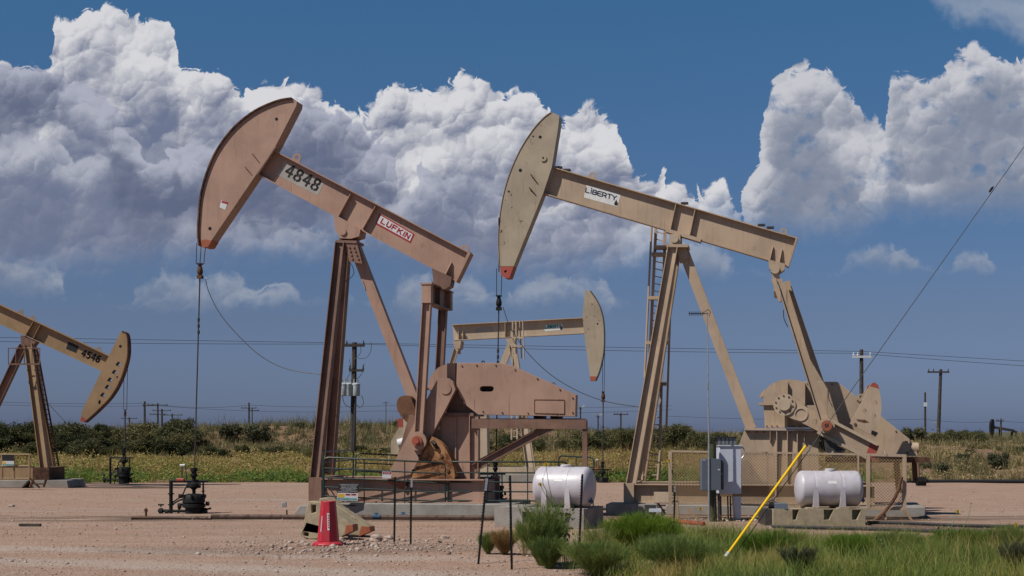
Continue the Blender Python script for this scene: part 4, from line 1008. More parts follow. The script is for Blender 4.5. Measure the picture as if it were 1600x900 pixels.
# ------------------------------------------------------------------ wellheads
def wellhead(px, py, d, s, label, valve=True, sv=None):
    sv = sv or s
    """px,py: where the rod enters the stuffing box; s scales photo offsets"""
    fr = Fr(px, d, 0, 0)
    R = fr.root('wellhead', label, 'wellhead')
    def V(a, b, Y=0.0): return fr.V(px + a * s, py + b * sv, Y)
    k = s * d / F
    mb = MB(); zt = V(0, 0)[2]
    def Z(b): return V(0, b)[2] 
    prof = [(5, 0), (5.2, 6), (3.6, 6.5), (3.6, 10), (5.2, 11), (5.2, 14), (3, 17), (2.6, 24), (4.5, 25), (8.5, 28), (8.5, 33), (4.5, 36), (2.6, 38), (2.4, 46)]
    mb.lathe([(r * k, Z(b)) for r, b in prof], (0, 0, 0), 14)
    mb.tube([V(-9, 30), V(-6, 30)], 4.2 * k, 10); mb.tube([V(6, 30), V(9, 30)], 4.2 * k, 10)
    mb.build('stuffing_box', BLACKM, R)
    mb = MB().lathe([(r * k, Z(b)) for r, b in [(9, 45), (14, 47), (15.5, 50), (15.5, 60), (13, 61), (16, 63), (16, 68), (12, 70), (12, 84)]], (0, 0, 0), 18)
    for a in range(8): mb.tube([(15.6 * k * math.cos(a * .785), 15.6 * k * math.sin(a * .785), Z(46)), (15.6 * k * math.cos(a * .785), 15.6 * k * math.sin(a * .785), Z(52))], 1.6 * k, 6)
    mb.build('casing_head', BLACKM, R)
    mb = MB()
    mb.tube([V(-34, 23), V(20, 23)], 2.0 * k, 8); mb.tube([V(-32, 22), V(-32, 84)], 2.6 * k, 8); mb.tube([V(13, 23), V(13, 76)], 1.3 * k, 8)
    mb.tube([V(13, 74), V(17, 74)], 4 * k, 8); mb.tube([V(-30, 60), V(-16, 48), V(-12, 36), V(-8, 28)], 1.1 * k, 6)
    mb.tube([V(-30, 75), V(8, 75)], 2.0 * k, 8); mb.tube([V(-50, 74), V(-30, 75)], 2.2 * k, 8); mb.tube([V(-46, 70), V(-46, 82)], 2.8 * k, 8)
    mb.tube([V(-31, 64), V(-20, 56), V(-12, 54)], 1.4 * k, 6)
    for b in (44, 63): mb.tube([V(-32, b), V(-32, b + 2)], 4.4 * k, 8)
    mb.tube([V(13, 40), V(13, 41.5)], 2.6 * k, 8)
    for a, b, rr_ in ((-46, 76, 4.5), (-38, 77, 3.2), (-20, 66, 4.0), (16, 76, 5.0), (-19, 49, 3.0), (19, 62, 3.0)):
        mb.tube([V(a - 2.2, b), V(a + 2.2, b)], rr_ * k, 9)
    mb.tube([V(-46, 68), V(-46, 64)], 1.0 * k, 6); mb.tube([V(-50, 64, .0), V(-42, 64, .0)], 1.2 * k, 6)
    mb.tube([V(-22, 84), V(-20, 66), V(-12, 60)], 1.5 * k, 7); mb.tube([V(10, 84), V(18, 72), V(24, 70)], 1.4 * k, 7)
    mb.build('flow_pipe', BLACKM, R)
    if valve:
        MB().tube([V(-24, 21), V(-14, 21)], 2.8 * k, 8).build('red_valve', REDP, R)
        mb = MB().tube([V(-17, 20), V(-17, 3), V(-16, -3)], .7 * k, 6).tube([V(-10, 22), V(-11, 5), V(-13, -5)], .8 * k, 6); mb.build('sensing_line', DARKM, R)
        MB().tube([V(-19.5, -4), V(-12.5, -4.5)], 1.9 * k, 8).build('pressure_gauge', WHT, R)
    return R
wellhead(303, 731, 41.2, 1.12, 'black oily wellhead under the head of the pink pumpjack', True, .90)
wellhead(774, 722, 42.6, .80, 'black wellhead seen through the green gate below the beige pumpjack head', False)
wellhead(941.5, 721, 65.7, .55, 'small dark wellhead beyond the left white tank')
wellhead(193.5, 700, 61.0, .66, 'dark wellhead below the rope of the pumpjack numbered 4546', False)

# ------------------------------------------------------------------ green pipe gates round the cranks
def gate(label, A, B, zs, nmid=1, legs=False, name='pipe_gate', mat=None, r=0.024):
    """A,B: (px,d,dz) ends; zs rail heights from the top"""
    mat = mat or GREEN
    ax, ay = (A[0] - 800) / F * A[1], A[1]; bx, by = (B[0] - 800) / F * B[1], B[1]
    R = thing(name, label, 'gate', (ax, ay, 0)); dx_, dy_ = bx - ax, by - ay
    L = math.hypot(dx_, dy_)
    def Q(t, z): return (dx_ * t, dy_ * t, z + A[2] * (1 - t) + B[2] * t)
    c = 0.12 / L
    mb = MB()
    mb.tube([Q(0, zs[-1]), Q(0, zs[0] - .12), Q(c * .3, zs[0] - .04), Q(c, zs[0]), Q(1 - c, zs[0]), Q(1 - c * .3, zs[0] - .04), Q(1, zs[0] - .12), Q(1, zs[-1])], r, 8)
    mb.build('gate_frame', mat, R)
    for z in zs[1:]: MB().tube([Q(0, z), Q(1, z)], r * .85, 7).build('gate_rail', mat, R)
    for i in range(nmid):
        t = (i + 1) / (nmid + 1); MB().bar(Q(t, zs[0] - .02), Q(t, zs[-1]), .03, .03).build('gate_upright', mat, R)
    if legs:
        for t in (0.02, .12, .88, .98): MB().tube([Q(t, zs[-1]), Q(t, 0)], r * .8, 7).build('gate_leg', mat, R)
    return R
ZS = [1.51, 1.21, .95, .69, .44, .21]
gate('dark green pipe gate panel in front, left half, holding the safety sign', (506, 39.4, .15), (696, 39.2, 0), ZS, 2, True)
gate('dark green pipe gate panel in front, right half, running behind the left white tank', (700, 39.2, .03), (887, 39.0, .03), ZS, 2, True)
gate('dark green pipe gate panel at the left side, running away from the camera', (504.5, 39.6, .30), (552, 44.6, .28), ZS, 1, False)
gate('dark green pipe gate panel at the back, seen through the front gate', (556, 44.8, .18), (694, 44.8, .05), ZS[:5], 1, False)
gate('short dark pipe gate panel beside the motor platform post', (873, 45.0, .10), (928, 44.0, .05), ZS[:4], 1, True)

def sign(name, label, cat, px0, py0, px1, py1, d, lean=2.0):
    fr = Fr((px0 + px1) / 2, d, 0); z0 = fr.P(px0, py1)[1]; fr.z0 = z0
    return fr, fr.root(name, label, cat)
def text_part(txt, fr, px, py, w_px, h_px, mat, root, name='lettering', Y=-.02):
    cu = bpy.data.curves.new('t', 'FONT'); cu.body = txt; cu.size = 1; cu.extrude = 0.002; cu.align_x = 'CENTER'; cu.align_y = 'CENTER'
    o = bpy.data.objects.new('t', cu); C.objects.link(o)
    bpy.context.view_layer.update()
    dg = bpy.context.evaluated_depsgraph_get(); me = bpy.data.meshes.new_from_object(o.evaluated_get(dg)); bpy.data.objects.remove(o)
    n = len(me.vertices); co = np.empty(n * 3, np.float32); me.vertices.foreach_get('co', co); co = co.reshape(-1, 3)
    mn, mx = co.min(0), co.max(0); k = fr.y0 / F
    x, z = fr.P(px, py, Y)
    X = (co[:, 0] - (mn[0] + mx[0]) / 2) / (mx[0] - mn[0]) * w_px * k + x
    Zc = (co[:, 1] - (mn[1] + mx[1]) / 2) / (mx[1] - mn[1]) * h_px * k + z
    me.vertices.foreach_set('co', np.stack([X, Y - co[:, 2], Zc], 1).astype(np.float32).ravel()); me.update()
    me.materials.clear(); me.materials.append(mat); me.name = name
    t = bpy.data.objects.new(name, me); C.objects.link(t); t.parent = root
    return t
fr, R = sign('safety_sign', 'black and white safety sign with a teal bottom strip hanging on the green gate', 'sign', 525, 755, 562, 784, 39.2)
panel('black_board', BLK, R, fr, [(530,754),(562,756),(560,770),(528,769.5)], -.012, .006)
panel('white_board', WHT, R, fr, [(528,770),(560,770.5),(558.5,783),(526,782)], -.012, .006)
panel('teal_strip', TEAL, R, fr, [(527,777.5),(557.5,778.5),(557,782),(527,781.3)], -.0185, .002)
panel('amber_panel', AMBER, R, fr, [(528.5,771.5),(538,771.5),(537.5,777),(528,777)], -.0185, .002)
mb = MB()
for a in (540, 549): mb.prism(fr.poly([(a,771.5),(a+7.5,771.7),(a+7,774.2),(a-.3,774)], -.0185), -.0205, -.0185)
mb.build('red_panel', REDPR, R)
text_part('SAFETY FIRST!', fr, 542, 780, 27, 2.5, WHT, R, 'lettering', -.021)
for i, (tx, w) in enumerate((('CAMERAS MONITOR ALL', 30), ('ACTIVITY IN & AROUND', 26), ('AREA IS UNDER', 24), ('ACTIVE SURVEILLANCE', 27), ('THIS PROPERTY IS', 22), ('PRIVATE ENTRY PROHIBITED', 30))):
    text_part(tx, fr, 545.5 - i * .3, 757 + i * 2.15, w, 1.5, WHT, R, 'lettering', -.0185)
fr, R = sign('danger_sign', 'small red and white danger sign on the middle of the green gate', 'sign', 597, 737, 612, 747, 39.2)
panel('white_board', WHT, R, fr, [(597.5,736.5),(612,737),(611,747.5),(597,747)], -.012, .006)
panel('red_header', REDPR, R, fr, [(598.2,737.2),(611.5,737.6),(611,741),(598,740.8)], -.0185, .002)
text_part('DANGER', fr, 604.8, 739, 9, 2, WHT, R, 'lettering', -.021)
fr, R = sign('safety_sign', 'black safety sign on the railing at the left edge', 'sign', 3, 711, 22, 728, 57.4)
panel('black_board', BLK, R, fr, [(3,710.5),(22,710.5),(22,720),(4,720)], -.012, .006)
panel('white_board', WHT, R, fr, [(4,720.3),(22,720.3),(22,727.5),(3,727.8)], -.012, .006)
panel('teal_strip', TEAL, R, fr, [(4,725),(21.5,725),(21.5,727),(4,727.2)], -.0185, .002)
panel('amber_panel', AMBER, R, fr, [(4,721),(9,721),(9,724.5),(4,724.5)], -.0185, .002)
text_part('SAFETY FIRST!', fr, 13, 726, 15, 1.2, WHT, R, 'lettering', -.021)
# tan railing round the left unit
R = thing('pipe_railing', 'tan pipe railing in front of the left pumpjack base', 'railing', ((-60 - 800) / F * 57.5, 57.5, 0))
def Lr(px, py): 
    p = W(px, py, 57.5); return (p[0] - R.location.x, 0, p[2])
mb = MB()
for y_ in (710, 728, 747): mb.tube([Lr(-60, y_), Lr(46, y_ + (0 if y_ < 747 else 1))], .035, 6)
mb.build('rail', YTAN, R)
for px in (-40, 3, 22, 46): MB().tube([Lr(px, 710), Lr(px, 749)], .04, 6).build('upright', YTAN, R)
mb = MB().tube([Lr(46,747), Lr(62,762)], .04, 6).tube([Lr(52,749), Lr(47,761)], .05, 6).tube([Lr(72,749), Lr(68,761)], .05, 6).tube([Lr(50,756), Lr(70,756)], .03, 6)
mb.build('step_frame', RUSTD, R)

# ------------------------------------------------------------------ traffic cone and plastic barriers
fr = Fr(513, 29.6, 8); R = fr.root('traffic_cone', 'large red eight-sided traffic cone with a white vertical label', 'cone')
k = 29.6 / F
def octo(r, z, rot=.39): return [(r * math.cos(rot + i * math.pi / 4), r * math.sin(rot + i * math.pi / 4), z) for i in range(8)]
def loft(mb, rings):
    vs = [v for r in rings for v in r]; n = len(rings[0])
    fs = [(i * n + j, i * n + (j + 1) % n, (i + 1) * n + (j + 1) % n, (i + 1) * n + j) for i in range(len(rings) - 1) for j in range(n)]
    return mb.add(vs, fs + [tuple(range(n)), tuple(range((len(rings) - 1) * n, len(rings) * n))])
MB_ = loft(MB(), [octo(.335, .0), octo(.335, .045), octo(.27, .085), octo(.23, .09)]); MB_.build('cone_base', CONE, R, bev=.012)
bd = loft(MB(), [octo(.235, .09), octo(.160, .91), octo(.160, .925), octo(.125, .925), octo(.125, .80)]).build('cone_body', CONE, R, bev=.01)
def on_face(z, u, off=.003):
    rr = (.235 + (.160 - .235) * (z - .09) / .82) * math.cos(math.pi / 8)
    return (u, -(rr + off), z)
mb = MB().add([on_face(.33, .035), on_face(.33, .08), on_face(.68, .065), on_face(.68, .02)], [(0, 1, 2, 3)]); mb.build('white_label', WHT, bd)
mb = MB()
for i in range(6):
    z = .37 + i * .05; mb = MB().add([on_face(z, .045 - i*.002, .006), on_face(z, .072 - i*.002, .006), on_face(z + .03, .070 - i*.002, .006), on_face(z + .03, .043 - i*.002, .006)], [(0, 1, 2, 3)]); mb.build('label_print', REDPR, bd)
MB().add([on_face(.30, -.115), on_face(.30, -.095), on_face(.62, -.075), on_face(.62, -.09)], [(0, 1, 2, 3)]).build('white_label', WHT, bd)

fr = Fr(500, 31.3, 14); R = fr.root('barrier_block', 'tan wedge barrier with orange foot just behind the red cone', 'barrier')
b1 = MB().prism(fr.poly([(470,837),(482,783),(499,784),(520,797),(551,820),(551,829),(531,840),(485,843)]), -.02, .30,
    [fr.poly([(487,789),(494,789),(494,800),(487,802)]), fr.poly([(475,831),(483,833),(482,839),(475,837)])]).build('block', BARR, R, bev=.02)
MB().prism(fr.poly([(541,821),(551.5,819.5),(552,829.5),(539,835.5)]), -.024, .304).build('orange_end', ORANGE, b1)
fr = Fr(530, 32.1, 14); R = fr.root('barrier_block', 'second tan wedge barrier leaning behind the first, its orange foot reaching right', 'barrier')
b1 = MB().prism(fr.poly([(499,779),(509,777),(577,823),(578,830),(562,837),(545,836),(510,800),(500,800)]), -.02, .30).build('block', BARR, R, bev=.02)
MB().prism(fr.poly([(565,822),(578,823),(579,830.5),(561,838)]), -.024, .304).build('orange_end', ORANGE, b1)

# ------------------------------------------------------------------ steel T posts
for (pt, pb, lab, white) in (((617.5,745),(616,848),'leftmost black steel post in front of the green gate',0), ((643,747),(641.5,852),'black steel post with white tip beside the leftmost post',1),
        ((760.5,748),(746,880),'leaning black steel post with pale tip left of the white tank',1), ((797,743),(800,888),'upright black steel post just left of the white tank',0),
        ((910,741),(904,873),'black steel post in front of the left white tank',0), ((1054.5,760),(1053,826),'short steel post with a white tip in the grass',1)):
    d = F * EYE / (pb[1] - HZ); a = Vector(W(*pb, d)); b_ = Vector(W(*pt, d)); a.z = gzf(a.x, a.y)
    R = thing('fence_post', lab, 'post', a, 0, 'steel posts in the foreground'); v = b_ - a
    mb = MB().bar((0, 0, -.15), v, .040, .008).bar((0, .018, -.15), (v.x, v.y + .018, v.z), .008, .036)
    n = int(v.length / .055)
    for i in range(3, n): 
        p = v * (i / n); mb.box(p.x - .028, p.x - .018, p.y - .012, p.y + .002, p.z - .010, p.z + .010)
    mb.build('post_shaft', BLACKM, R)
    if white: MB().bar(v * .86, v * 1.003, .046, .016).build('white_tip', GALV, R)

# ------------------------------------------------------------------ white tanks on their stands
def tank(px, d, yaw, z0, L, r, label, name='storage_tank'):
    fr = Fr(px, d, yaw, z0); R = fr.root(name, label, 'tank')
    prof = []
    for i in range(9):
        a = i / 8 * math.pi / 2; prof.append((r * (math.sin(a) ** .8), -L / 2 + .30 * r * 1.2 * (1 - math.cos(a))))
    prof[0] = (0.001, prof[0][1])
    mid = []
    for x in (-L*.24, L*.16):
        mid += [(r, x - .030), (r * .985, x - .022), (r * .985, x + .022), (r, x + .030)]
    prof = prof + mid + [(a, -b) for a, b in reversed(prof)]
    n = 40
    vs = [(x, rr * math.cos(2*math.pi*k/n), r + rr * math.sin(2*math.pi*k/n)) for rr, x in prof for k in range(n)]
    fs = [(i*n+k, i*n+(k+1)%n, (i+1)*n+(k+1)%n, (i+1)*n+k) for i in range(len(prof)-1) for k in range(n)]
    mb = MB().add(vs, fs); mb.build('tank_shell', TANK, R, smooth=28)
    for x in (-L*.24, L*.16):
        m2 = MB()
        for s in (-1, 1): m2.hexa([(x-.075, s*r*.98, 0), (x+.075, s*r*.98, 0), (x+.075, s*r*.80, 0), (x-.075, s*r*.80, 0)], [(x-.055, s*r*1.0, r*1.1), (x+.055, s*r*1.0, r*1.1), (x+.055, s*r*.9, r*1.1), (x-.055, s*r*.9, r*1.1)])
        m2.box(x-.07, x+.07, -r*.8, r*.8, 0, .05); m2.build('tank_leg', TANK, R)
    MB().lathe([(.001, 0), (.13, 0), (.13, .05), (.10, .07), (.001, .07)], (L*.02, 0, 2*r - .015), 20).build('tank_lid', TANK, R)
    MB().lathe([(.001, 0), (.05, 0), (.05, .06), (.001, .06)], (L*.40, 0, 2*r - .08), 12).build('vent_cap', TANK, R)
    MB().tube([(L*.44, -r*.35, .16), (L*.44 + .14, -r*.35, .16)], .035, 10).tube([(L*.44 + .10, -r*.35, .10), (L*.44 + .10, -r*.35, .25)], .02, 8).build('outlet_valve', BLUEV, R)
    zc = r * 1.30; yc = -math.sqrt(r*r - (zc-r)**2) - .004; z2 = r * 1.46; y2 = -math.sqrt(r*r - (z2-r)**2) - .004
    MB().add([(-.10, yc, zc), (.12, yc, zc), (.12, y2, z2), (-.10, y2, z2)], [(0,1,2,3)]).build('tank_label', DECAL, R)
    return fr, R
def grnd(d, py): return EYE + d * (HZ - py) / F
tank(882, 35.3, 22, grnd(35.3, 792), 1.52, .50, 'white plastic tank on the concrete pad, nearer the pink pumpjack')
tank(1294.5, 36.4, 0, grnd(36.4, 791), 1.70, .455, 'white plastic tank in front of the wire mesh guard on a tan stand')
fr = Fr(866, 35.6, 22); R = fr.root('concrete_pad', 'recessed concrete block pad under the left white tank', 'pad')
zt = grnd(35.3, 792) - .004
x0, x1 = -1.30, 1.05
def rec(xa, xb): return [(xa, .12), (xb - .05, .12), (xb, zt - .12), (xa, zt - .1)]
MB().prism([(x0, -.02), (x1, -.02), (x1, zt), (x0, zt)], -.78, -.62, [rec(-.55, -.25), rec(.45, .72)]).build('block_face', CONC, R)
MB().box(x0, x1, -.615, .75, -.02, zt - .003).build('block', CONC, R, bev=.02)
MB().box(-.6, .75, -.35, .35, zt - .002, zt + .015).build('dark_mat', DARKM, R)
fr = Fr(1280, 36.4, 0); R = fr.root('tank_stand', 'tan moulded stand with deep pockets under the right white tank', 'stand')
zt = grnd(36.4, 791) - .006
Pk = lambda a, b: fr.P(a, b, -.55)
def pk(a, b): return [Pk(a, 812), Pk(a + (b - a) * .55, 812), Pk(b, 796), Pk(a, 796)]
MB().prism([Pk(1207,828), Pk(1352,828), Pk(1352,795), Pk(1207,795)], -.60, -.42, [pk(1238,1248), pk(1287,1302), pk(1331,1345)]).build('stand_face', BARR, R, bev=.01)
MB().box(Pk(1207,0)[0] + .005, Pk(1352,0)[0] - .005, -.415, .55, 0, zt - .06).build('stand_body', BARR, R)
for a in (1262, 1310): MB().box(Pk(a,0)[0], Pk(a + 17,0)[0], -.56, .5, zt - .075, zt).build('saddle_block', BARR, R)
MB().box(Pk(1196,0)[0], Pk(1206.5,0)[0], -.5, .5, 0, zt - .05).build('stand_end', DARKM, R)
fr = Fr(1222, 36.2, 10, zt - .05); R = fr.root('chemical_pump', 'small grey pump box with black motor at the end of the tan tank stand', 'pump')
x, z = fr.P(1220, 786, -.3); MB().box(x - .16, x + .17, -.4, -.1, 0.0, .16).build('pump_box', GREYB, R, bev=.01)
MB().tube([(x - .30, -.28, .1), (x - .16, -.28, .1)], .09, 12).build('pump_motor', BLACKM, R)
MB().tube([(x - .1, -.25, .16), (x - .2, -.25, .24), (x - .45, -.25, .15), (x - .62, -.25, -.05), (x - .7, -.25, -.3)], .012, 6).build('pump_hose', HOSE, R)

# ------------------------------------------------------------------ wire mesh guard round the beige unit
def mesh_fill(mb, A, B, ZA, ZB, sp=.085, w=.013):
    """diagonal lattice between two posts; ZA=(bottom,top) at A"""
    A = Vector(A); B = Vector(B); L = (B - A).length; H = max(ZA[1] - ZA[0], ZB[1] - ZB[0])
    def Q(u, v): 
        t = u / L; z0 = ZA[0] + (ZB[0] - ZA[0]) * t; z1 = ZA[1] + (ZB[1] - ZA[1]) * t
        p = A.lerp(B, t); return Vector((p.x, p.y, z0 + (z1 - z0) * v / H))
    n = int((L + H) / sp)
    for i in range(1, n):
        s_ = i * sp
        u0, v0 = (s_, 0) if s_ <= L else (L, s_ - L); u1, v1 = (0, s_) if s_ <= H else (s_ - H, H)
        mb.bar(Q(u0, v0), Q(u1, v1), w, w)
        u0, v0 = (L - s_, 0) if s_ <= L else (0, s_ - L); u1, v1 = (L, s_) if s_ <= H else (L - (s_ - H), H)
        mb.bar(Q(u0, v0), Q(u1, v1), w, w)
fr = Fr(1230, 38.4, 4); R = fr.root('mesh_guard', 'tan wire mesh guard panels round the base of the beige pumpjack', 'guard fence')
spans = [((1049,705,786),(1211,707.5,790)), ((1213,707.5,790),(1340,710,793)), ((1358,712,793),(1411,713,793))]
for a, b in spans:
    A, B = fr.V(a[0], a[1]), fr.V(b[0], b[1]); za, zb_ = fr.V(a[0], a[2])[2], fr.V(b[0], b[2])[2]
    mb = MB(); mesh_fill(mb, (A[0], 0, 0), (B[0], 0, 0), (za, A[2]), (zb_, B[2])); mb.build('wire_mesh', YTAN, R, smooth=0)
    mb = MB().bar(A, B, .05, .05).bar((A[0], 0, za), (B[0], 0, zb_), .05, .05); mb.build('panel_frame', TAN, R)
for px, y0, y1, w in ((1047,705,790,.09),(1212,707,792,.04),(1341,710,793,.04),(1356.5,710,795,.09),(1413,710,796,.10)):
    MB().bar(fr.V(px, y0), fr.V(px, y1), w, .08).build('guard_post', TAN, R)
MB().bar(fr.V(1341,710), fr.V(1415,712), .07, .07).build('top_rail', TAN, R)
MB().bar(fr.V(1341,795), fr.V(1415,795), .07, .07).build('bottom_rail', TAN, R)
for a, b in (((1413,797),(1430,821)),((1380,797),(1384,812)),((1382,798),(1364,815)),((1056,788),(1058,812)),((1075,795),(1090,812))):
    MB().bar(fr.V(*a, -.05), fr.V(*b, -.1), .06, .06).build('guard_leg', YTAN, R)
for px in (1301, 1383): MB().tube([fr.V(px - 3, 711), fr.V(px, 705.5), fr.V(px + 3, 711)], .018, 5).build('lift_ring', TAN2, R)
mb = MB(); mesh_fill(mb, (fr.V(1413,711)[0] + .05, 0.0, 0), (fr.V(1440,0)[0], 1.8, 0), (.05, .9), (.05, .3)); 
MB().tube([fr.V(*p, -.12) for p in smooth_px([(1409,745),(1402,770),(1390,790),(1374,808),(1366,814)])], .045, 8).build('bent_conduit', RUSTD, R)

# ------------------------------------------------------------------ electrical gear
fr = Fr(1113, 37.6, -6); gy = 0.0
R = fr.root('disconnect_box', 'grey electrical disconnect box on an olive pipe post', 'electrical box')
MB().box(*sum([[fr.P(1096,0,-.25)[0], fr.P(1126.5,0,-.25)[0]], [-.28, -.09], [fr.P(0,771,-.25)[1], fr.P(0,719,-.25)[1]]], [])).build('box_body', GREYB, R, bev=.008)
x = fr.P(1127,0,-.25)[0]
MB().box(x, x + .07, -.25, -.10, fr.P(0,770,-.25)[1], fr.P(0,720,-.25)[1]).build('box_side', GREYB, R)
mb = MB(); 
for a, b in ((722,742),(746,757),(758,769)): mb.box(x - .02, x + .025, -.29, -.24, fr.P(0,b,-.25)[1], fr.P(0,a,-.25)[1])
mb.build('latch', BLACKM, R)
MB().box(x - .10, x - .04, -.285, -.281, fr.P(0,738,-.25)[1], fr.P(0,736,-.25)[1]).build('small_label', WHT, R)
MB().box(fr.P(1097.5,0,-.25)[0], fr.P(1102,0,-.25)[0], -.285, -.281, fr.P(0,721.8,-.25)[1], fr.P(0,720.6,-.25)[1]).build('maker_plate', WHT, R)
MB().tube([fr.V(1114,693.5), fr.V(1114,815)], .088, 14).build('support_post', plain('olive_paint', (.05, .055, .022), .5), R)
for a, b in (((1123,771),(1124,820)),((1117,771),(1119,822))): MB().tube([fr.V(*a,-.15), fr.V(*b,-.15)], .035, 8).build('conduit', DARKM, R)
fr = Fr(1107, 37.3, 0); R = fr.root('antenna_mast', 'thin grey mast carrying a comb shaped antenna beside the grey box', 'antenna')
MB().tube([fr.V(1107.5,816), fr.V(1107.5,690), fr.V(1106.5,600), fr.V(1105,487)], [.026, .024, .016, .012], 8).build('mast', GALV, R)
mb = MB().tube([fr.V(1076,490), fr.V(1107,490)], .012, 6)
for i in range(8): x = 1077 + i * 3.0; mb.tube([fr.V(x, 486.8), fr.V(x, 493.2)], .010, 5)
mb.tube([fr.V(*p) for p in smooth_px([(1098,490),(1104,485),(1107,484),(1110,488),(1108,494)])], .008, 5)
mb.build('antenna', BLACKM, R)
MB().tube([fr.V(1105.8,597), fr.V(1106,607)], .03, 6).build('mast_clamp', GALV, R)
fr = Fr(1141, 38.0, -4); R = fr.root('control_cabinet', 'tall white control cabinet with finned grey top on a single tapered leg', 'cabinet')
P_ = lambda a, b, Y=-.2: fr.P(a, b, Y)
MB().box(P_(1124,0)[0], P_(1158,0)[0], -.22, .22, P_(0,775)[1], P_(0,698)[1]).build('cabinet_body', WHITEB, R, bev=.01)
MB().box(P_(1122.5,0)[0], P_(1159,0)[0], -.25, .25, P_(0,697.9)[1], P_(0,696)[1]).build('cabinet_lid', WHITEB, R)
MB().prism([P_(1147,776), P_(1158,776), P_(1158,812), P_(1150,812)], -.2, .1).build('cabinet_leg', WHITEB, R)
MB().box(P_(1122,0)[0], P_(1151,0)[0], -.15, .15, P_(0,696)[1], P_(0,684)[1]).build('finned_top', DARKM, R)
mb = MB()
for i in range(5):
    x = P_(1121.5 + i * 6.1, 0)[0]
    for j in range(5): z = P_(0, 694.5 - j * 2.1)[1]; mb.box(x + .01, x + .085, -.165, -.151, z - .010, z + .012)
mb.build('fin', GALV, R)
MB().box(P_(1117,0)[0], P_(1152,0)[0], -.2, .2, P_(0,684)[1], P_(0,682.6)[1]).build('top_cover', DARKM, R)
MB().tube([fr.V(*p, -.2) for p in smooth_px([(1157,698),(1162,701),(1163,710),(1159,716)])], .02, 6).build('conduit', GALV, R)
MB().lathe([(.22, 0), (.26, .02), (.2, .05), (.001, .06)], (P_(1153,0)[0], -.05, 0), 10).build('foot_block', CONC, R)
for px in (1126, 1137, 1141): MB().tube([fr.V(px,775,0), fr.V(px + 1,818,0)], .02, 6).build('conduit', BLACKM, R)
fr = Fr(1014, 37.2, 0); R = fr.root('meter_lid', 'small pale lid resting on a dark box at the grass edge', 'box')
MB().box(fr.P(1008,0)[0], fr.P(1024,0)[0], -.2, .2, 0, fr.P(0,789)[1]).build('box_body', DARKM, R)
MB().box(fr.P(1013,0)[0], fr.P(1031,0)[0], -.35, -.1, fr.P(0,799)[1], fr.P(0,794)[1]).build('lid', WHITEB, R)
fr = Fr(445, 38.6, 0); R = fr.root('marker_stake', 'small silver box on a thin stake beside the dirt strip', 'marker')
MB().tube([fr.V(448,797), fr.V(448.5,812)], .02, 6).build('stake', BLACKM, R)
MB().box(fr.P(441,0)[0], fr.P(447.5,0)[0], -.06, .06, fr.P(0,792.5)[1], fr.P(0,784.5)[1]).build('box_head', GALV, R, bev=.006)

# ------------------------------------------------------------------ guy wire, its yellow guard, and the pole it holds
A = Vector(W(1135, 868, 25.4)); A.z = max(A.z, gzf(A.x, A.y)); Dv = Vector(W(1600, 225, 31.0)) - A
R = thing('guy_wire', 'thin steel guy wire with a bright yellow plastic guard rising from the grass', 'guy wire', A)
def gp(t): return Dv * t
MB().tube([gp(0) - Vector((0,0,.2)), gp(1.42)], .008, 6).build('wire', WIREM, R)
tg = (1268 - 1135) / (1600 - 1135.)
MB().tube([gp(.004), gp(tg * .80)], .024, 10).build('guard_sleeve', YELLOW, R)
MB().tube([gp(-.003), gp(.006)], .034, 8).build('sleeve_clip', WHT, R)
ti = (1538 - 1135) / 465.
MB().tube([gp(ti - .006), gp(ti - .003), gp(ti + .006), gp(ti + .01)], [.010, .026, .026, .010], 8).build('strain_insulator', BLACKM, R)
top = A + gp(1.42); 
R = thing('utility_pole', 'wooden pole outside the right edge holding the guy wire', 'utility pole', (top.x, top.y, 0))
MB().tube([(0, 0, 0), (0, 0, top.z + .8)], [.17, .12], 10).build('pole_shaft', WOOD, R)
MB().box(-1.2, 1.2, -.06, .06, top.z + .2, top.z + .34).build('crossarm', WOOD, R)

# ------------------------------------------------------------------ utility poles and lines
def pole(px, ytop, d, label, arms=((0, 0.0, 1.2),), r=.15, lean=0.0, ins=True, armcol=None, base=None):
    x = (px - 800) / F * d; zg = gzf(x, d) - .3; zt = EYE + d * (HZ - ytop) / F
    R = thing('utility_pole', label, 'utility pole', (x + lean, d, zg), 0, 'utility poles on the skyline'); h = zt - zg
    MB().tube([(0, 0, 0), (-lean, 0, h)], [r, r * .75], 8).build('pole_shaft', WOOD, R)
    for (off, dy_, L) in arms:
        z = h - dy_ - .15
        MB().box(off - L, off + L, -.20, -.08, z - .07, z + .07).build('crossarm', armcol or WOOD, R)
        if ins:
            mb = MB()
            for q in (-.9, -.45, .9): mb.lathe([(.04, 0), (.07, .05), (.03, .16), (.05, .2), (.02, .24)], (off + q * L, -.14, z + .07), 7)
            mb.build('insulator', DARKM if armcol is None else armcol, R)
    return R, h
R, h = pole(554, 535, 86.0, 'dark wooden pole with three grey transformer cans behind the pink pumpjack', ((0, .05, .75), (.25, 1.55, .45)), r=.20, lean=-.12)
s = 86.0 / F
for px, w in ((541,.25),(549.5,.2),(560,.25)):
    q = (px - 554) * s; zb = EYE + 86 * (HZ - 619) / F - R.location.z; zt = EYE + 86 * (HZ - 600) / F - R.location.z
    mb = MB().lathe([(w*.9, 0), (w, .04), (w, zt - zb - .1), (w*1.06, zt - zb - .08), (w*1.06, zt - zb), (w*.5, zt - zb + .06)], (q, -.42 if px < 560 else -.3, zb), 16)
    can = mb.build('transformer_can', CANM, R)
    mb = MB()
    for e in (-.1, .1): mb.lathe([(.05, 0), (.07, .06), (.04, .12), (.06, .18), (.03, .28)], (q + e, -.38, zt - zb + zb + .02), 7)
    mb.build('bushing', GALV, can)
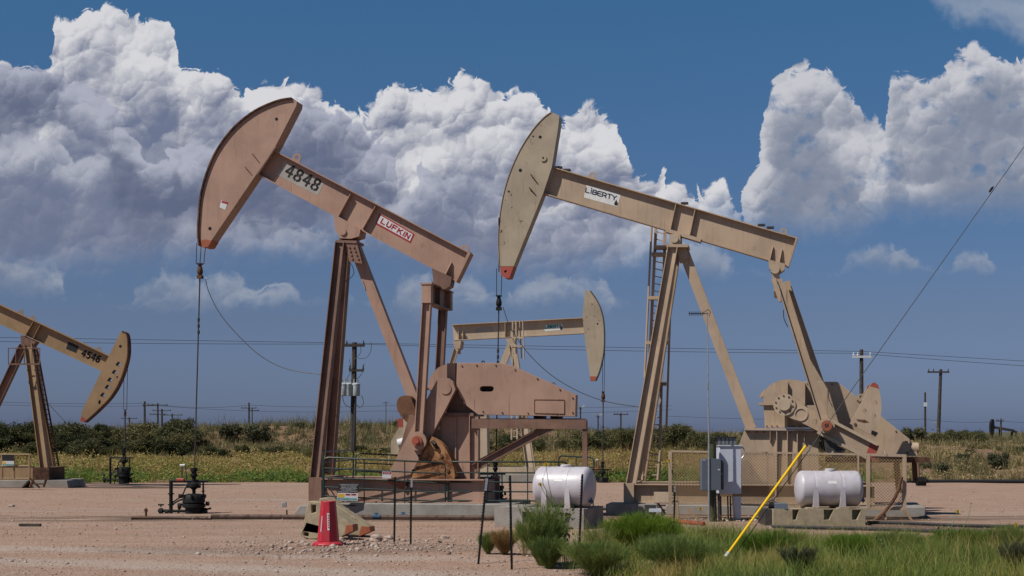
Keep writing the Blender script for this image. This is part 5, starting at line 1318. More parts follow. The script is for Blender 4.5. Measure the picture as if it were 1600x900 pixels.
def Lp(px, py): p = W(px, py, 86.0); return (p[0] - R.location.x, -.35, p[2] - R.location.z)
for pts in ([(563,537),(565,550),(557,560),(552,565)], [(581,536),(580,550),(572,560),(560,560)], [(570,568),(566,585),(553,597)], [(536,618),(540,632),(552,638)], [(566,618),(569,630),(563,637),(556,630)], [(547,562),(549,580),(540,597)]):
    MB().tube([Lp(*p) for p in smooth_px(pts, 3)], .018, 5).build('jumper_wire', DARKM, R)
MB().tube([Lp(557,600), Lp(553,735)], .07, 6).build('conduit', DARKM, R)
MB().box(Lp(549,0)[0], Lp(553,0)[0], -.45, -.25, Lp(0,729)[2], Lp(0,714)[2]).build('meter_can', CANM, R)
pole(1346, 546, 95.0, 'stout dark pole with white crossarm behind the beige pumpjack', ((0, .35, .62),), r=.16, armcol=WHT)
pole(1470, 577, 125.0, 'tall dark pole with flat crossarm on the right dune', ((0, .1, .95),), r=.17, lean=-.25)
R, h = pole(1445.5, 613, 140.0, 'slim pole with small white fittings left of the tall right pole', (), r=.12)
mb = MB().box(-.12, .15, -.2, .0, h - 1.4, h - 1.0); mb.build('fitting', WHT, R)
pole(226, 627, 240.0, 'dark pole with a bracket left of the double crossarm pole', ((.6, .6, .9),), r=.22)
pole(246.5, 630, 260.0, 'pole with two stacked crossarms on the left skyline', ((0, .2, 1.9), (0, 1.9, 1.5)), r=.2)
pole(253, 639, 300.0, 'short dark pole just right of the double crossarm pole', ((0, .2, 2.0),), r=.25)
pole(202, 652, 300.0, 'low T shaped pole right of the ochre pumpjack head', ((0, .1, 1.7),), r=.2)
pole(269, 646, 300.0, 'low pole rising out of the shrubs on the left skyline', ((0, .2, 2.2),), r=.2)
pole(389, 629, 270.0, 'pole with crossarm on the skyline left of the pink post', ((0, .9, 1.5),), r=.2)
pole(394, 637, 270.0, 'thin pole with a short arm close beside the crossarm pole', ((.4, .4, .9),), r=.12)
pole(287, 655, 330.0, 'very low pole among the left shrubs', ((0, .1, 1.4),), r=.18)
pole(970, 645, 220.0, 'T shaped pole seen between the left white tank and the beige post', ((0, .1, 1.15),), r=.16)
pole(603, 627, 400.0, 'tiny far pole between the pink legs', ((0, .3, .9),), r=.12, ins=False)
pole(1564, 654, 200.0, 'thin lamp pole behind the tiny far pumpjack', ((-.2, .2, .5),), r=.14)
for px, py, lab in ((907, 636, 'left one of the two twin floodlight poles beside the motor platform'), (934.5, 649, 'right and lower one of the two twin floodlight poles')):
    d = 180.0; x = (px - 800) / F * d; zg = gzf(x, d) - .3; zt = EYE + d * (HZ - py) / F
    R = thing('floodlight_pole', lab, 'floodlight', (x, d, zg), 0, 'twin floodlights'); h = zt - zg
    MB().tube([(0, 0, 0), (0, 0, h)], .09, 6).build('pole_shaft', DARKM, R)
    for s_ in (-1, 1):
        MB().bar((0, 0, h - .35), (s_ * .35, 0, h), .06, .06).build('bracket', DARKM, R)
        MB().hexa([(s_*.2, -.1, h-.12), (s_*.6, -.1, h+.10), (s_*.6, .2, h+.10), (s_*.2, .2, h-.12)], [(s_*.15, -.05, h+.10), (s_*.48, -.05, h+.34), (s_*.48, .2, h+.34), (s_*.15, .2, h+.10)]).build('lamp_head', GALV, R)
def power_line(pts, d0, d1, label, r=.015, sag=0.0, name='power_line', cat='power line', group='overhead power lines'):
    P3 = []
    n = len(pts)
    for i, p in enumerate(pts): P3.append(Vector(W(p[0], p[1], d0 + (d1 - d0) * i / max(1, n - 1))))
    R = thing(name, label, cat, P3[0], 0, group)
    out = []
    for a, b in zip(P3, P3[1:]):
        for k in range(8):
            t = k / 8; q = a.lerp(b, t); q.z -= sag * 4 * t * (1 - t); out.append(q - P3[0])
    out.append(P3[-1] - P3[0])
    MB().tube(out, r, 4).build('conductor', WIREM, R)
power_line([(-260,523),(550,536),(1346,549),(1900,582)], 88, 96, 'upper wire of the high line crossing the whole sky', sag=0.0)
power_line([(-260,528),(556,537.5),(1340,552),(1900,588)], 88, 96, 'lower wire of the high line crossing the whole sky', sag=.12)
power_line([(-200,617),(226,630),(389,633),(700,628),(1050,634)], 250, 270, 'faint upper far wire low over the left skyline', r=.028, sag=.6)
power_line([(-200,622),(246,634),(600,642),(1050,640)], 255, 270, 'faint lower far wire low over the left skyline', r=.028, sag=.6)
power_line([(1040,650),(1445,655),(1564,658),(1900,668)], 200, 210, 'faint far wire over the right dune', r=.022, sag=.3)
power_line([(70,625),(110,668)], 66, 75, 'short slack wire slanting down behind the left post', r=.014, name='guy_wire', cat='guy wire')

# ------------------------------------------------------------------ pipes and bits on the ground
def ground_pipe(pts, r, mat, label, name='pipe', cat='pipe'):
    P3 = []
    for px, py in pts:
        x, y = G0(px, py); P3.append(Vector((x, y, gzf(x, y) + r * .75)))
    R = thing(name, label, cat, P3[0]); return MB().tube([p - P3[0] for p in P3], r, 8).build('pipe_run', mat, R), R
ground_pipe([(330,811),(480,811.5),(640,812),(830,813.5)], .075, PIPER, 'long rusty flow pipe lying before the pink pumpjack footing')
ground_pipe([(205,812),(262,811),(330,812)], .05, PIPER, 'short rusty pipe beside the left wellhead')
ground_pipe([(955,817),(1000,816),(1040,816),(1100,822)], .06, REDPIPE, 'red brown pipe at the grass edge below the footing')
ground_pipe([(1205,826),(1300,829),(1400,830.5),(1480,833),(1700,838)], .05, HOSE, 'nearest black hose running right along the grass', 'hose', 'hose')
ground_pipe([(1355,819),(1420,820),(1490,823),(1560,824.5),(1700,826)], .05, HOSE, 'black hose lying behind the nearest hose', 'hose', 'hose')
ground_pipe([(1425,755),(1520,754.5),(1700,755)], .09, HOSE, 'black pipe along the foot of the right dune', 'hose', 'hose')
for px, py, lab in ((588, 806, 'dark blue valve on the rusty pipe left of the gate joint'), (630, 805, 'small blue valve on the rusty pipe'), (822, 789, 'teal blue valve at the edge of the left tank pad')):
    x, y = G0(px, py + 6); R = thing('pipe_valve', lab, 'valve', (x, y, 0))
    if px == 822: R.location = ((px - 800) / F * 37.5, 37.5, .25)
    mb = MB().tube([(-.10, 0, .08), (.10, 0, .08)], .055, 10).tube([(0, 0, .08), (0, 0, .17)], .025, 8).tube([(-.06, 0, .175), (.06, 0, .175)], .016, 6); mb.build('valve_body', BLUEV, R)
x, y = G0(47, 822); R = thing('wood_board', 'weathered short board lying on the gravel at the far left', 'board', (x, y, .0), -.05)
MB().box(-.27, .27, -.06, .06, .0, .06).build('plank', WOOD, R)
x, y = G0(228, 811); R = thing('riser_pipe', 'tiny capped riser pipe left of the front wellhead', 'pipe', (x, y, 0))
mb = MB().tube([(0,0,0),(0,0,.2)], .03, 7).lathe([(.001,.2),(.05,.2),(.05,.27),(.02,.3),(.001,.3)], (0,0,0), 8); mb.build('riser', RUSTD, R)
# bits beyond: red tank with white dish, dark pump wreck on the dune, valve set at the dune foot
fr = Fr(640, 75, 0); R = fr.root('engine_skid', 'red capped engine skid with a round white drum behind the pink crank', 'engine')
MB().box(fr.P(622,0)[0], fr.P(634,0)[0], -.3, .3, fr.P(0,668)[1], fr.P(0,654)[1]).build('red_box', REDP, R)
MB().prism(fr.poly([(624,668),(650,668),(660,710),(612,710),(612,690)]), -.5, .5).build('engine_frame', TAN2, R)
MB().tube([fr.V(622,694,-.6), fr.V(636,690,-.6)], .26, 14).build('white_drum', WHT, R)
mb = MB()
for a in (608, 632, 656): mb.bar(fr.V(a,710,-.7), fr.V(a,745,-.7), .1, .1)
mb.bar(fr.V(606,710,-.7), fr.V(660,710,-.7), .1, .1); mb.build('engine_railing', TAN2, R)
x = (1430 - 800) / F * 88; R = thing('scrap_pile', 'dark tangle of bent steel on the dune right of the belt guard', 'scrap', (x, 88, gzf(x, 88)))
rng_ = random.Random(5); mb = MB()
for i in range(14):
    a = [Vector((rng_.uniform(-.5, .5), rng_.uniform(-.3, .3), rng_.uniform(0, .9))) for _ in range(3)]; mb.tube(a, .05, 5)
mb.lathe([(.25, 0), (.3, .3), (.2, .5)], (-.2, 0, 0), 10); mb.build('bent_steel', BLACKM, R)
fr = Fr(1436, 62.0, 0); R = fr.root('valve_set', 'rusty upright pipe and dark valve standing at the foot of the dune', 'valve')
mb = MB().hbeam(fr.V(1428,720), fr.V(1428,752), .13, .12, .02).tube([fr.V(1434,722), fr.V(1436,748)], .06, 7); mb.build('upright_pipe', PINK_DK, R)
mb = MB().tube([fr.V(1432,752), fr.V(1446,752)], .2, 10).tube([fr.V(1400,753), fr.V(1452,752)], .05, 6).tube([fr.V(1439,752), fr.V(1439,758)], .16, 8); mb.build('valve_body', BLACKM, R)

# ------------------------------------------------------------------ vegetation
rng = np.random.default_rng(7)
def noise2(x, y, s, sd=0.0): return 0.5 + 0.5 * (0.6 * fb(x, y, s, sd) + 0.4 * fb(x, y, s * .41, sd + 3))
def px_to_x(px, d): return (px - 800) / F * d

def grass_patch(name, n, xr, yr, keep, Lf, w, tonef, mat, label=None, lean=(.05, .55), curl=(.1, .8)):
    x = rng.uniform(*xr, n); y = rng.uniform(*yr, n)
    if xr[1] - xr[0] > 30: x = (rng.uniform(xr[0], xr[1], n))
    k = rng.uniform(0, 1, n) < keep(x, y); x, y = x[k], y[k]; N = len(x)
    base = np.stack([x, y, gz(x, y) - .02], 1)
    A = Acc(); A.add(blades(base, rng.uniform(0, 2*np.pi, N), rng.uniform(*lean, N), Lf(x, y) * rng.uniform(.55, 1.25, N), w * rng.uniform(.6, 1.4, N), rng.uniform(*curl, N), np.clip(tonef(x, y) + rng.normal(0, .13, N), 0, 1), rng))
    o = A.obj(name, mat); tag(o, label, None, None, 'stuff'); return o
# band of weeds between the pad and the bank
rightness = lambda x: sst(x, 13, 19)
xb = lambda x, y: (x / y * F + 800)
# (the band itself is built below from tufts)
# tufts on the bank and the dune
def tuft_field(name, n, xr, yr, keep, size, mat, tonef, nb=26, w=.03):
    x = rng.uniform(*xr, n); y = rng.uniform(*yr, n); k = rng.uniform(0, 1, n) < keep(x, y); x, y = x[k], y[k]; N = len(x)
    S = size * rng.lognormal(0, .38, N); T = tonef(x, y) + rng.normal(0, .2, N)
    xi = np.repeat(x, nb) + rng.normal(0, 1, N * nb) * np.repeat(S, nb) * .22; yi = np.repeat(y, nb) + rng.normal(0, 1, N * nb) * np.repeat(S, nb) * .22
    M = N * nb; base = np.stack([xi, yi, gz(xi, yi) - .03], 1)
    A = Acc(); A.add(blades(base, rng.uniform(0, 2*np.pi, M), np.abs(rng.normal(0, .55, M)), np.repeat(S, nb) * rng.uniform(.5, 1.2, M), np.full(M, w), rng.uniform(-.2, .6, M), np.clip(np.repeat(T, nb) + rng.normal(0, .1, M), 0, 1), rng))
    return A.obj(name, mat)
def clump_field(name, n, xr, yr, keep, size, mat, tonef, nb=60, leaf=.05, tall=.9):
    """low rounded weeds: small leaves filling domes"""
    x = rng.uniform(*xr, n); y = rng.uniform(*yr, n); k = rng.uniform(0, 1, n) < keep(x, y); x, y = x[k], y[k]; N = len(x)
    S = size * rng.lognormal(0, .4, N); T = tonef(x, y) + rng.normal(0, .16, N); M = N * nb
    u = rng.normal(size=(M, 3)); u /= np.linalg.norm(u, axis=1)[:, None]; u[:, 2] = np.abs(u[:, 2]); r_ = rng.uniform(.3, 1.1, M) ** .6
    Sr = np.repeat(S, nb); xi = np.repeat(x, nb) + u[:, 0] * Sr * r_; yi = np.repeat(y, nb) + u[:, 1] * Sr * r_
    cen = np.stack([xi, yi, gz(xi, yi) + u[:, 2] * Sr * r_ * tall], 1)
    A = Acc(); A.add(leaves(cen, leaf * rng.uniform(.5, 1.4, M), np.clip(np.repeat(T, nb) + rng.normal(0, .13, M), 0, 1), rng, 2.6)); return A.obj(name, mat)
bandtone = lambda x, y: np.clip(.80 - .68 * sst(y + 2.5 * fb(x, y, 3.0, 6), 68.5, 74) + .55 * (noise2(x, y, 3.4, 9) - .5), .10, 1)
o = clump_field('weed_band', 6500, (-42, 18), (65.9, 88), lambda x, y: (1 - rightness(x)) * (.35 + .65 * (noise2(x, y, 1.5, 2) > .38)), .34, GRASSM, bandtone, nb=64, leaf=.05)
tag(o, 'low band of ochre and green weeds behind the gravel pad', 'weeds', None, 'stuff')
o = tuft_field('weed_stems', 2000, (-42, 18), (65.9, 88), lambda x, y: (1 - rightness(x)) * (.2 + .8 * (noise2(x, y, 1.5, 12) > .5)), .42, GRASSM, bandtone, nb=30, w=.018)
tag(o, 'taller stems sticking out of the weed band', 'weeds', None, 'stuff')
o = tuft_field('pale_grass', 1100, (-7, 12), (69, 90), lambda x, y: .25 + .75 * (noise2(x, y, 2.0, 17) > .5), .55, STRAWM, lambda x, y: .3 + x * 0, nb=30, w=.018)
tag(o, 'tall pale straw grass behind the middle of the pad', 'grass', None, 'stuff')
BRUSH = leafmat('dry_brush', [(0, (.46, .36, .22)), (.3, (.30, .24, .14)), (.5, (.17, .15, .085)), (.75, (.12, .14, .06)), (1, (.055, .07, .035))])
o = tuft_field('dry_scrub', 5200, (-46, 20), (87, 113), lambda x, y: (1 - rightness(x)) * (.35 + .65 * (noise2(x, y, 2.4, 11) > .40)), .50, BRUSH, lambda x, y: .38 + .5 * (noise2(x, y, 3.0, 5) - .5))
tag(o, 'dry brown scrub covering the bank behind the weeds', 'scrub', None, 'stuff')
o = tuft_field('dry_scrub', 4600, (14, 48), (66.8, 108), lambda x, y: rightness(x + 1) * (.12 + .88 * (noise2(x, y, 1.9, 14) > .43)) * (1 - .35 * sst(y, 90, 100)), .40, BRUSH, lambda x, y: .16 + .6 * (noise2(x, y, 2.6, 15) - .5) + .25 * sst(y, 82, 90), nb=30, w=.026)
tag(o, 'pale dry scrub tufts on the sandy dune at right', 'scrub', None, 'stuff')

o = clump_field('bank_scrub', 4200, (-46, 22), (86, 112), lambda x, y: (1 - rightness(x)) * (.22 + .78 * (noise2(x, y, 1.8, 31) > .52)), .30, BRUSH, lambda x, y: .36 + .75 * (noise2(x, y, 2.2, 5) - .5), nb=50, leaf=.05)
tag(o, 'brown and olive scrub clumps matting the bank', 'scrub', None, 'stuff')
o = clump_field('dune_scrub', 3600, (14, 48), (66.8, 108), lambda x, y: rightness(x + 1) * (.10 + .75 * (noise2(x, y, 1.6, 24) > .50)), .36, BRUSH, lambda x, y: .10 + 1.2 * (noise2(x, y, 2.0, 35) - .45) + .25 * sst(y, 82, 90), nb=90, leaf=.045)
tag(o, 'rounded scrub clumps dotted over the sandy dune', 'scrub', None, 'stuff')
# mesquite shrubs
def shrub_variant(i, h=2.4, r=1.6, nl=6500, mat=MESQ, size=.072, flat=.75):
    rr = np.random.default_rng(100 + i)
    R = thing('mesquite_shrub', None, 'shrub')
    nc = 22
    th = rr.uniform(0, 2*np.pi, nc); q = np.sqrt(rr.uniform(.02, 1, nc)) * r * .78; zc = rr.uniform(.25, .9, nc) * h * (1 - .35 * (q / r) ** 2)
    cc = np.stack([q * np.cos(th), q * np.sin(th) * .8, zc], 1); cs = rr.uniform(.22, .46, nc) * r * .8
    idx = rr.integers(0, nc, nl); u = rr.normal(size=(nl, 3)); u /= np.linalg.norm(u, axis=1)[:, None]; rad = rr.uniform(.25, 1.15, nl) ** .6
    cen = cc[idx] + u * (cs[idx] * rad)[:, None] * np.array([1, 1, flat]); cen[:, 2] = np.abs(cen[:, 2]) * .98 + .05
    tone = np.clip(.5 + .25 * rr.normal(size=nc)[idx] + rr.normal(0, .18, nl), 0, 1)
    A = Acc(); A.add(leaves(cen, size * rr.uniform(.5, 1.4, nl), tone, rr, 2.0))
    # loose sprays breaking the outline
    ns = 700; k = rr.integers(0, nc, ns); st = cc[k] + rr.normal(0, .2, (ns, 3)) * r * .3; st[:, 2] = np.maximum(st[:, 2], .2)
    A.add(blades(st, rr.uniform(0, 2*np.pi, ns), rr.uniform(.0, 1.0, ns), rr.uniform(.35, .8, ns) * r * .5, np.full(ns, .018), rr.uniform(-.2, .6, ns), np.clip(rr.normal(.5, .2, ns), 0, 1), rr))
    A.obj('crown', mat, R)
    mb = MB()
    for j in range(6):
        a = rr.uniform(0, 6.28); c_ = cc[j]
        mb.tube([(0.08*math.cos(a), 0.08*math.sin(a), -.2), tuple(c_ * np.array([.4, .4, .55])), tuple(c_)], [.06, .04, .015], 5)
    mb.build('stem', WOOD, R)
    return R
variants = [shrub_variant(i, h=2.0 + .25 * (i % 3), r=1.5 + .15 * i) for i in range(5)]
sagev = [shrub_variant(20 + i, h=1.2, r=1.0, nl=3000, mat=SAGE, size=.06) for i in range(2)]
used = set()
def place(proto, x, y, s, sz, label, group, rot):
    o = proto if id(proto) not in used else copy_tree(proto); used.add(id(proto))
    o.location = (x, y, gzf(x, y) - .05); o.scale = (s, s, sz); o.rotation_euler = (0, 0, rot)
    o['label'] = label; o['group'] = group; return o
pr = random.Random(3)
def row(n, px0, px1, d0, d1, top0, top1, label, group, protos=variants, wide=1.0, hmin=.7):
    for i in range(n):
        px = px0 + (px1 - px0) * (i + pr.uniform(.1, .9)) / n; d = pr.uniform(d0, d1)
        x = px_to_x(px, d); top = pr.uniform(top0, top1); z = EYE + d * (HZ - top) / F - gzf(x, d)
        p = pr.choice(protos); hh = 2.35 if protos is variants else 1.2
        k = max(z, hmin) / hh
        place(p, x, d, max(k, .45) * wide * pr.uniform(.85, 1.2), k, label, group, pr.uniform(0, 6.28))
LAB = 'dark green mesquite shrub in the dense thicket on the left bank'
row(22, -70, 305, 84, 88, 668, 704, LAB, 'mesquite thicket at left', wide=1.05)
row(20, -70, 310, 92, 100, 650, 672, LAB, 'mesquite thicket at left', wide=1.05)
row(17, 300, 650, 84, 88, 690, 706, 'low green shrub at the foot of the brown bank right of the front wellhead', 'shrubs at the foot of the bank')
row(10, 640, 900, 88, 94, 668, 692, 'green shrub on the bank seen under the pink motor platform', 'shrubs behind the pink pumpjack')
row(9, 905, 1150, 86, 92, 658, 682, 'bushy mesquite behind the beige post and ladder', 'mesquites behind the beige pumpjack')
row(7, 900, 1180, 92, 100, 660, 670, 'bushy mesquite behind the beige post and ladder', 'mesquites behind the beige pumpjack')
row(8, 1455, 1540, 86, 92, 668, 680, 'dark shrub on the crest of the right dune', 'shrubs on the right dune crest', hmin=.5)
row(7, 1535, 1700, 88, 96, 689, 694, 'low shrub on the skyline under the tiny far pumpjack', 'low skyline shrubs at right', protos=sagev, hmin=.4)
row(12, 1420, 1700, 70, 84, 700, 735, 'rounded grey sage on the slope of the right dune', 'sage on the right dune', protos=sagev, hmin=.35)
row(7, 330, 690, 98, 106, 655, 661, 'small grey scrub bush on the skyline of the brown bank', 'scrub on the bank skyline', protos=sagev, hmin=.4)
row(6, 1160, 1440, 86, 95, 665, 682, 'scrub bush on the bank behind the beige gearbox', 'scrub behind the gearbox', protos=sagev, hmin=.5)
for px, t, lab in ((1485, 668, 'tallest shrub on the right dune'), (262, 652, 'tall airy mesquite rising above the left thicket')):
    d = 90; x = px_to_x(px, d); z = EYE + d * (HZ - t + 6) / F - gzf(x, d); place(variants[0], x, d, .6 if px > 800 else 1.0, z / 2.35, lab, 'tall mesquites', 1.0)
for px, t, w in ((145, 738, .5), (460, 716, .3), (665, 728, .3)):
    pass

# foreground weeds
def fgkeep(x, y):
    e = fb(x, y, .9, 2.0) * .5
    lim = 31.6 - 2.4 * sst(x, 4.0, 6.5)
    a = sst(x + e, .9, 2.6) * (1 - sst(y + 1.6 * e - lim, -.6, 1.2))
    a = a * (1 - .85 * np.exp(-((x - 3.75) / .55) ** 2 - ((y - 24.4) / 1.3) ** 2))
    return np.clip(a * (.18 + .85 * (noise2(x, y, .6, 21) > .42)), 0, 1)
green = lambda x, y: np.clip(.66 + .9 * (noise2(x, y, 1.1, 31) - .5) + .25 * (noise2(x, y, .4, 33) - .5), .05, 1)
o = grass_patch('weeds', 150000, (.5, 16), (21.5, 34.5), fgkeep, lambda x, y: (.20 + .42 * noise2(x, y, .9, 25)) * (1 - .25 * sst(y, 27, 31)), .0085, green, GRASSM, lean=(.03, .75))
tag(o, 'green and straw weeds filling the lower right foreground', 'weeds', None, 'stuff')
o = grass_patch('seed_stalks', 9000, (1.5, 16), (22, 33.5), lambda x, y: fgkeep(x, y) * (.2 + .8 * (noise2(x, y, 1.4, 41) > .55)), lambda x, y: .6 + .25 * noise2(x, y, .8, 25), .006, lambda x, y: .12 + .2 * noise2(x, y, 1.5, 3), GRASSM, lean=(.1, .7), curl=(.1, .6))
tag(o, 'thin straw seed stalks standing above the green weeds', 'dry stalks', None, 'stuff')
o = grass_patch('gravel_tufts', 1400, (-14, 1.5), (22, 36), lambda x, y: (noise2(x, y, .5, 51) > .80) * 1.0, lambda x, y: .08 + x * 0, .006, lambda x, y: .35 + x * 0, GRASSM, lean=(.1, 1.0))
tag(o, 'tiny tufts of weed scattered in the gravel', 'weed tufts', None, 'stuff')

def feathery(name, label, cat, px, base_py, d, rx, h, stems, mat, tone0=.5, sub=55, w=.0055, up=.9, seed=0, wisp=0.0, group=None, ox=0):
    rr = np.random.default_rng(seed + 500)
    x0 = px_to_x(px, d); R = thing(name, label, cat, (x0, d, gzf(x0, d)), 0, group)
    A = Acc(); S = stems
    az = rr.uniform(0, 2*np.pi, S); rad = np.sqrt(rr.uniform(0, 1, S))
    lean = rad * up
    hh = h * (np.cos(lean * .75)) * rr.uniform(.75, 1.08, S) + wisp * (rr.uniform(0, 1, S) > .8) * h * .4
    tip = np.stack([np.cos(az) * np.sin(lean) * rx / max(math.sin(up), .2), np.sin(az) * np.sin(lean) * rx * .8 / max(math.sin(up), .2), hh], 1)
    base = np.stack([np.cos(az) * .12 * rx * rad, np.sin(az) * .12 * rx * rad, np.full(S, -.03)], 1)
    t = rr.uniform(.12, 1, (S, sub)) ** .8
    # bowed stems
    P = base[:, None, :] * (1 - t)[..., None] + tip[:, None, :] * t[..., None]
    P[..., 2] += (np.sin(t * np.pi) * .12 * h)
    P = P.reshape(-1, 3) + rr.normal(0, .014, (S * sub, 3)); N = len(P)
    d0 = np.repeat(tip - base, sub, 0); d0 /= np.linalg.norm(d0, axis=1)[:, None]
    dd = d0 + rr.normal(0, .42, (N, 3)); dd[:, 2] += .25; dd /= np.linalg.norm(dd, axis=1)[:, None]
    azs = np.arctan2(dd[:, 1], dd[:, 0]); le = np.arccos(np.clip(dd[:, 2], -1, 1))
    tn = np.clip(tone0 + np.repeat(rr.normal(0, .14, S), sub) + rr.normal(0, .1, N), 0, 1)
    A.add(blades(P, azs, le, rr.uniform(.05, .17, N) * (.6 + h * .6), np.full(N, w), rr.uniform(-.3, .5, N), tn, rr))
    dS = tip - base; le = np.arccos(dS[:, 2] / np.linalg.norm(dS, axis=1))
    A.add(blades(base, np.arctan2(dS[:, 1], dS[:, 0]), le * .8, np.linalg.norm(dS, axis=1), np.full(S, w * 1.3), le * .35, np.clip(np.full(S, tone0 - .3), 0, 1), rr))
    A.obj('foliage', mat, R); return R
FB_ = feathery
FB_('feathery_bush', 'tall feathery green bush in front of the left tank pad', 'bush', 848, 885, 25.2, .50, .86, 230, FEATHER, .62, 70, seed=1, wisp=.9)
FB_('feathery_bush', 'dense dark lower clump at the front of the tall feathery bush', 'bush', 858, 888, 24.7, .36, .50, 150, FEATHER, .8, 70, seed=2)
FB_('tumbleweed', 'straw coloured rounded tumbleweed left of the feathery bush', 'bush', 788, 867, 27.3, .30, .42, 150, STRAWM, .45, 60, seed=3)
FB_('small_green_bush', 'small green bush touching the left side of the tumbleweed', 'bush', 763, 866, 27.4, .20, .36, 80, FEATHER, .55, 50, seed=4)
FB_('bright_green_bush', 'bright lime green feathery bush at the grass edge', 'bush', 1003, 872, 26.6, .78, .78, 520, LIME, .40, 70, seed=5)
FB_('dark_bush', 'dark grey green bush in front of the lime green one', 'bush', 1035, 896, 25.0, .50, .50, 240, FEATHER, .85, 60, seed=6)
FB_('feathery_bush', 'low feathery bush at the bottom edge below the lime green bush', 'bush', 930, 905, 23.6, .65, .52, 240, FEATHER, .6, 60, seed=7)
FB_('feathery_bush', 'wide grey green bush at the bottom edge left of the yellow guard', 'bush', 1060, 908, 23.7, .75, .56, 340, FEATHER, .66, 60, seed=8)
FB_('green_bush', 'soft green bush behind the grass right of the yellow guard', 'bush', 1400, 868, 27.0, .7, .46, 260, FEATHER, .5, 60, seed=9)
FB_('green_bush', 'yellow green bush near the right edge below the black hose', 'bush', 1500, 868, 27.2, .55, .52, 220, LIME, .75, 60, seed=10)
FB_('green_bush', 'green bush at the right edge of the photo', 'bush', 1580, 875, 27.2, .6, .55, 240, FEATHER, .45, 60, seed=11)
FB_('green_bush', 'pale green bush below the tan tank stand', 'bush', 1215, 862, 27.4, .6, .42, 200, FEATHER, .4, 60, seed=12)
FB_('bright_green_bush', 'smaller lime green clump halfway between the yellow guard and the right edge', 'bush', 1330, 880, 26.0, .5, .42, 220, LIME, .6, 60, seed=17)
FB_('green_bush', 'fresh green clump just right of the foot of the yellow guard', 'bush', 1195, 880, 26.4, .55, .42, 220, LIME, .85, 60, seed=18)
FB_('spiky_bush', 'dark spiky grey bush at the bottom edge under the right tank', 'bush', 1248, 908, 23.2, .34, .40, 90, SAGE, .45, 40, up=.5, seed=13, w=.008)
FB_('spiky_bush', 'dark spiky grey bush at the bottom right corner', 'bush', 1590, 908, 23.3, .34, .42, 90, SAGE, .45, 40, up=.5, seed=14, w=.008)
FB_('wispy_weed', 'thin wispy weed between the feathery bush and the lime bush', 'weed', 935, 865, 26.2, .40, .62, 60, FEATHER, .35, 30, seed=15, wisp=.8)
FB_('wispy_weed', 'thin wispy weed on the left of the tank pad front', 'weed', 820, 850, 27.0, .32, .62, 40, FEATHER, .3, 26, seed=16, wisp=.8)

def leafy_stalk(px, base_py, top_py, d, label, nst=3, leafs=90, spread=.12, ls=.06, seed=0, tone=.4):
    rr = np.random.default_rng(seed + 900); x0 = px_to_x(px, d); zg = gzf(x0, d)
    h = EYE + d * (HZ - top_py) / F - zg
    R = thing('leafy_weed', label, 'weed', (x0, d, zg)); mb = MB(); cen = []
    for k in range(nst):
        a = rr.uniform(0, 6.28); s = rr.uniform(.3, 1) * spread; hh = h * rr.uniform(.7, 1)
        p = [Vector((math.cos(a) * s * t * t * 1.6, math.sin(a) * s * t, hh * t)) for t in (0, .35, .7, 1)]
        mb.tube(p, [.008, .007, .005, .003], 5)
        for _ in range(leafs // nst):
            t = rr.uniform(.12, 1); q = p[0].lerp(p[3], t); cen.append((q.x + rr.normal(0, .05), q.y + rr.normal(0, .05), q.z))
    mb.build('stem', plain('weed_stem', (.22, .25, .10), .6) if 'weed_stem' not in MATS else MATS['weed_stem'], R)
    A = Acc(); N = len(cen); A.add(leaves(np.array(cen), ls * rr.uniform(.5, 1.2, N), np.clip(rr.normal(tone, .2, N), 0, 1), rr, 1.5)); A.obj('foliage', LEAFY, R)
leafy_stalk(882, 872, 775, 25.8, 'pale leafy weed stalk standing right of the tall feathery bush', 4, 150, .16, .055, 1, .25)
leafy_stalk(1045, 872, 812, 26.4, 'dark leafy weed rising in front of the lime green bush', 3, 60, .18, .06, 2, .9)
leafy_stalk(1475, 875, 820, 26.5, 'dark leafy stalk in the grass at right', 2, 40, .12, .05, 3, .9)
leafy_stalk(1190 + 200, 880, 838, 25.5, 'brown headed leafy weed below the right tank', 3, 40, .2, .045, 4, .6)

def sunflower(pts, d, label, r=.035):
    x0 = px_to_x(pts[0][0], d); R = thing('wild_sunflower', label, 'flower', (x0, d, gzf(x0, d)), 0, 'wild sunflowers')
    P = [Vector(W(px, py, d)) - R.location for px, py in smooth_px(pts, 4)]; P[0].z = -.02
    st = MB().tube(P, [.007] * (len(P) - 3) + [.005] * 3, 5).build('stem', MATS['weed_stem'], R)
    e = P[-1]; mb = MB()
    for k in range(13):
        a = k * 2 * math.pi / 13; c_, s_ = math.cos(a), math.sin(a)
        mb.add([(e.x + c_ * r * .35, e.y - .01, e.z + s_ * r * .35 * .8), (e.x + (c_ * .8 - s_ * .25) * r, e.y - .02, e.z + (s_ * .8 + c_ * .25) * r * .8), (e.x + c_ * r * 1.35, e.y - .015, e.z + s_ * r * 1.1), (e.x + (c_ * .8 + s_ * .25) * r, e.y - .02, e.z + (s_ * .8 - c_ * .25) * r * .8)], [(0, 1, 2, 3)])
    mb.build('petal', plain('petal_yellow', (.75, .48, .01), .6) if 'petal_yellow' not in MATS else MATS['petal_yellow'], R)
    MB().lathe([(.001, -.008), (r * .4, -.005), (r * .35, .012), (.001, .015)], (e.x, e.y - .02, e.z), 8).build('flower_head', RUSTD, R)
sunflower([(876,850),(868,800),(858,760),(853,725)], 26.5, 'wild sunflower whose yellow bloom stands above the left white tank')
sunflower([(880,855),(872,815),(860,790),(844,757)], 26.3, 'wild sunflower bloom in front of the left white tank')
sunflower([(885,850),(878,812),(866,785),(850,760),(848,748)], 26.4, 'dry flower stalk crossing the left white tank', .012)
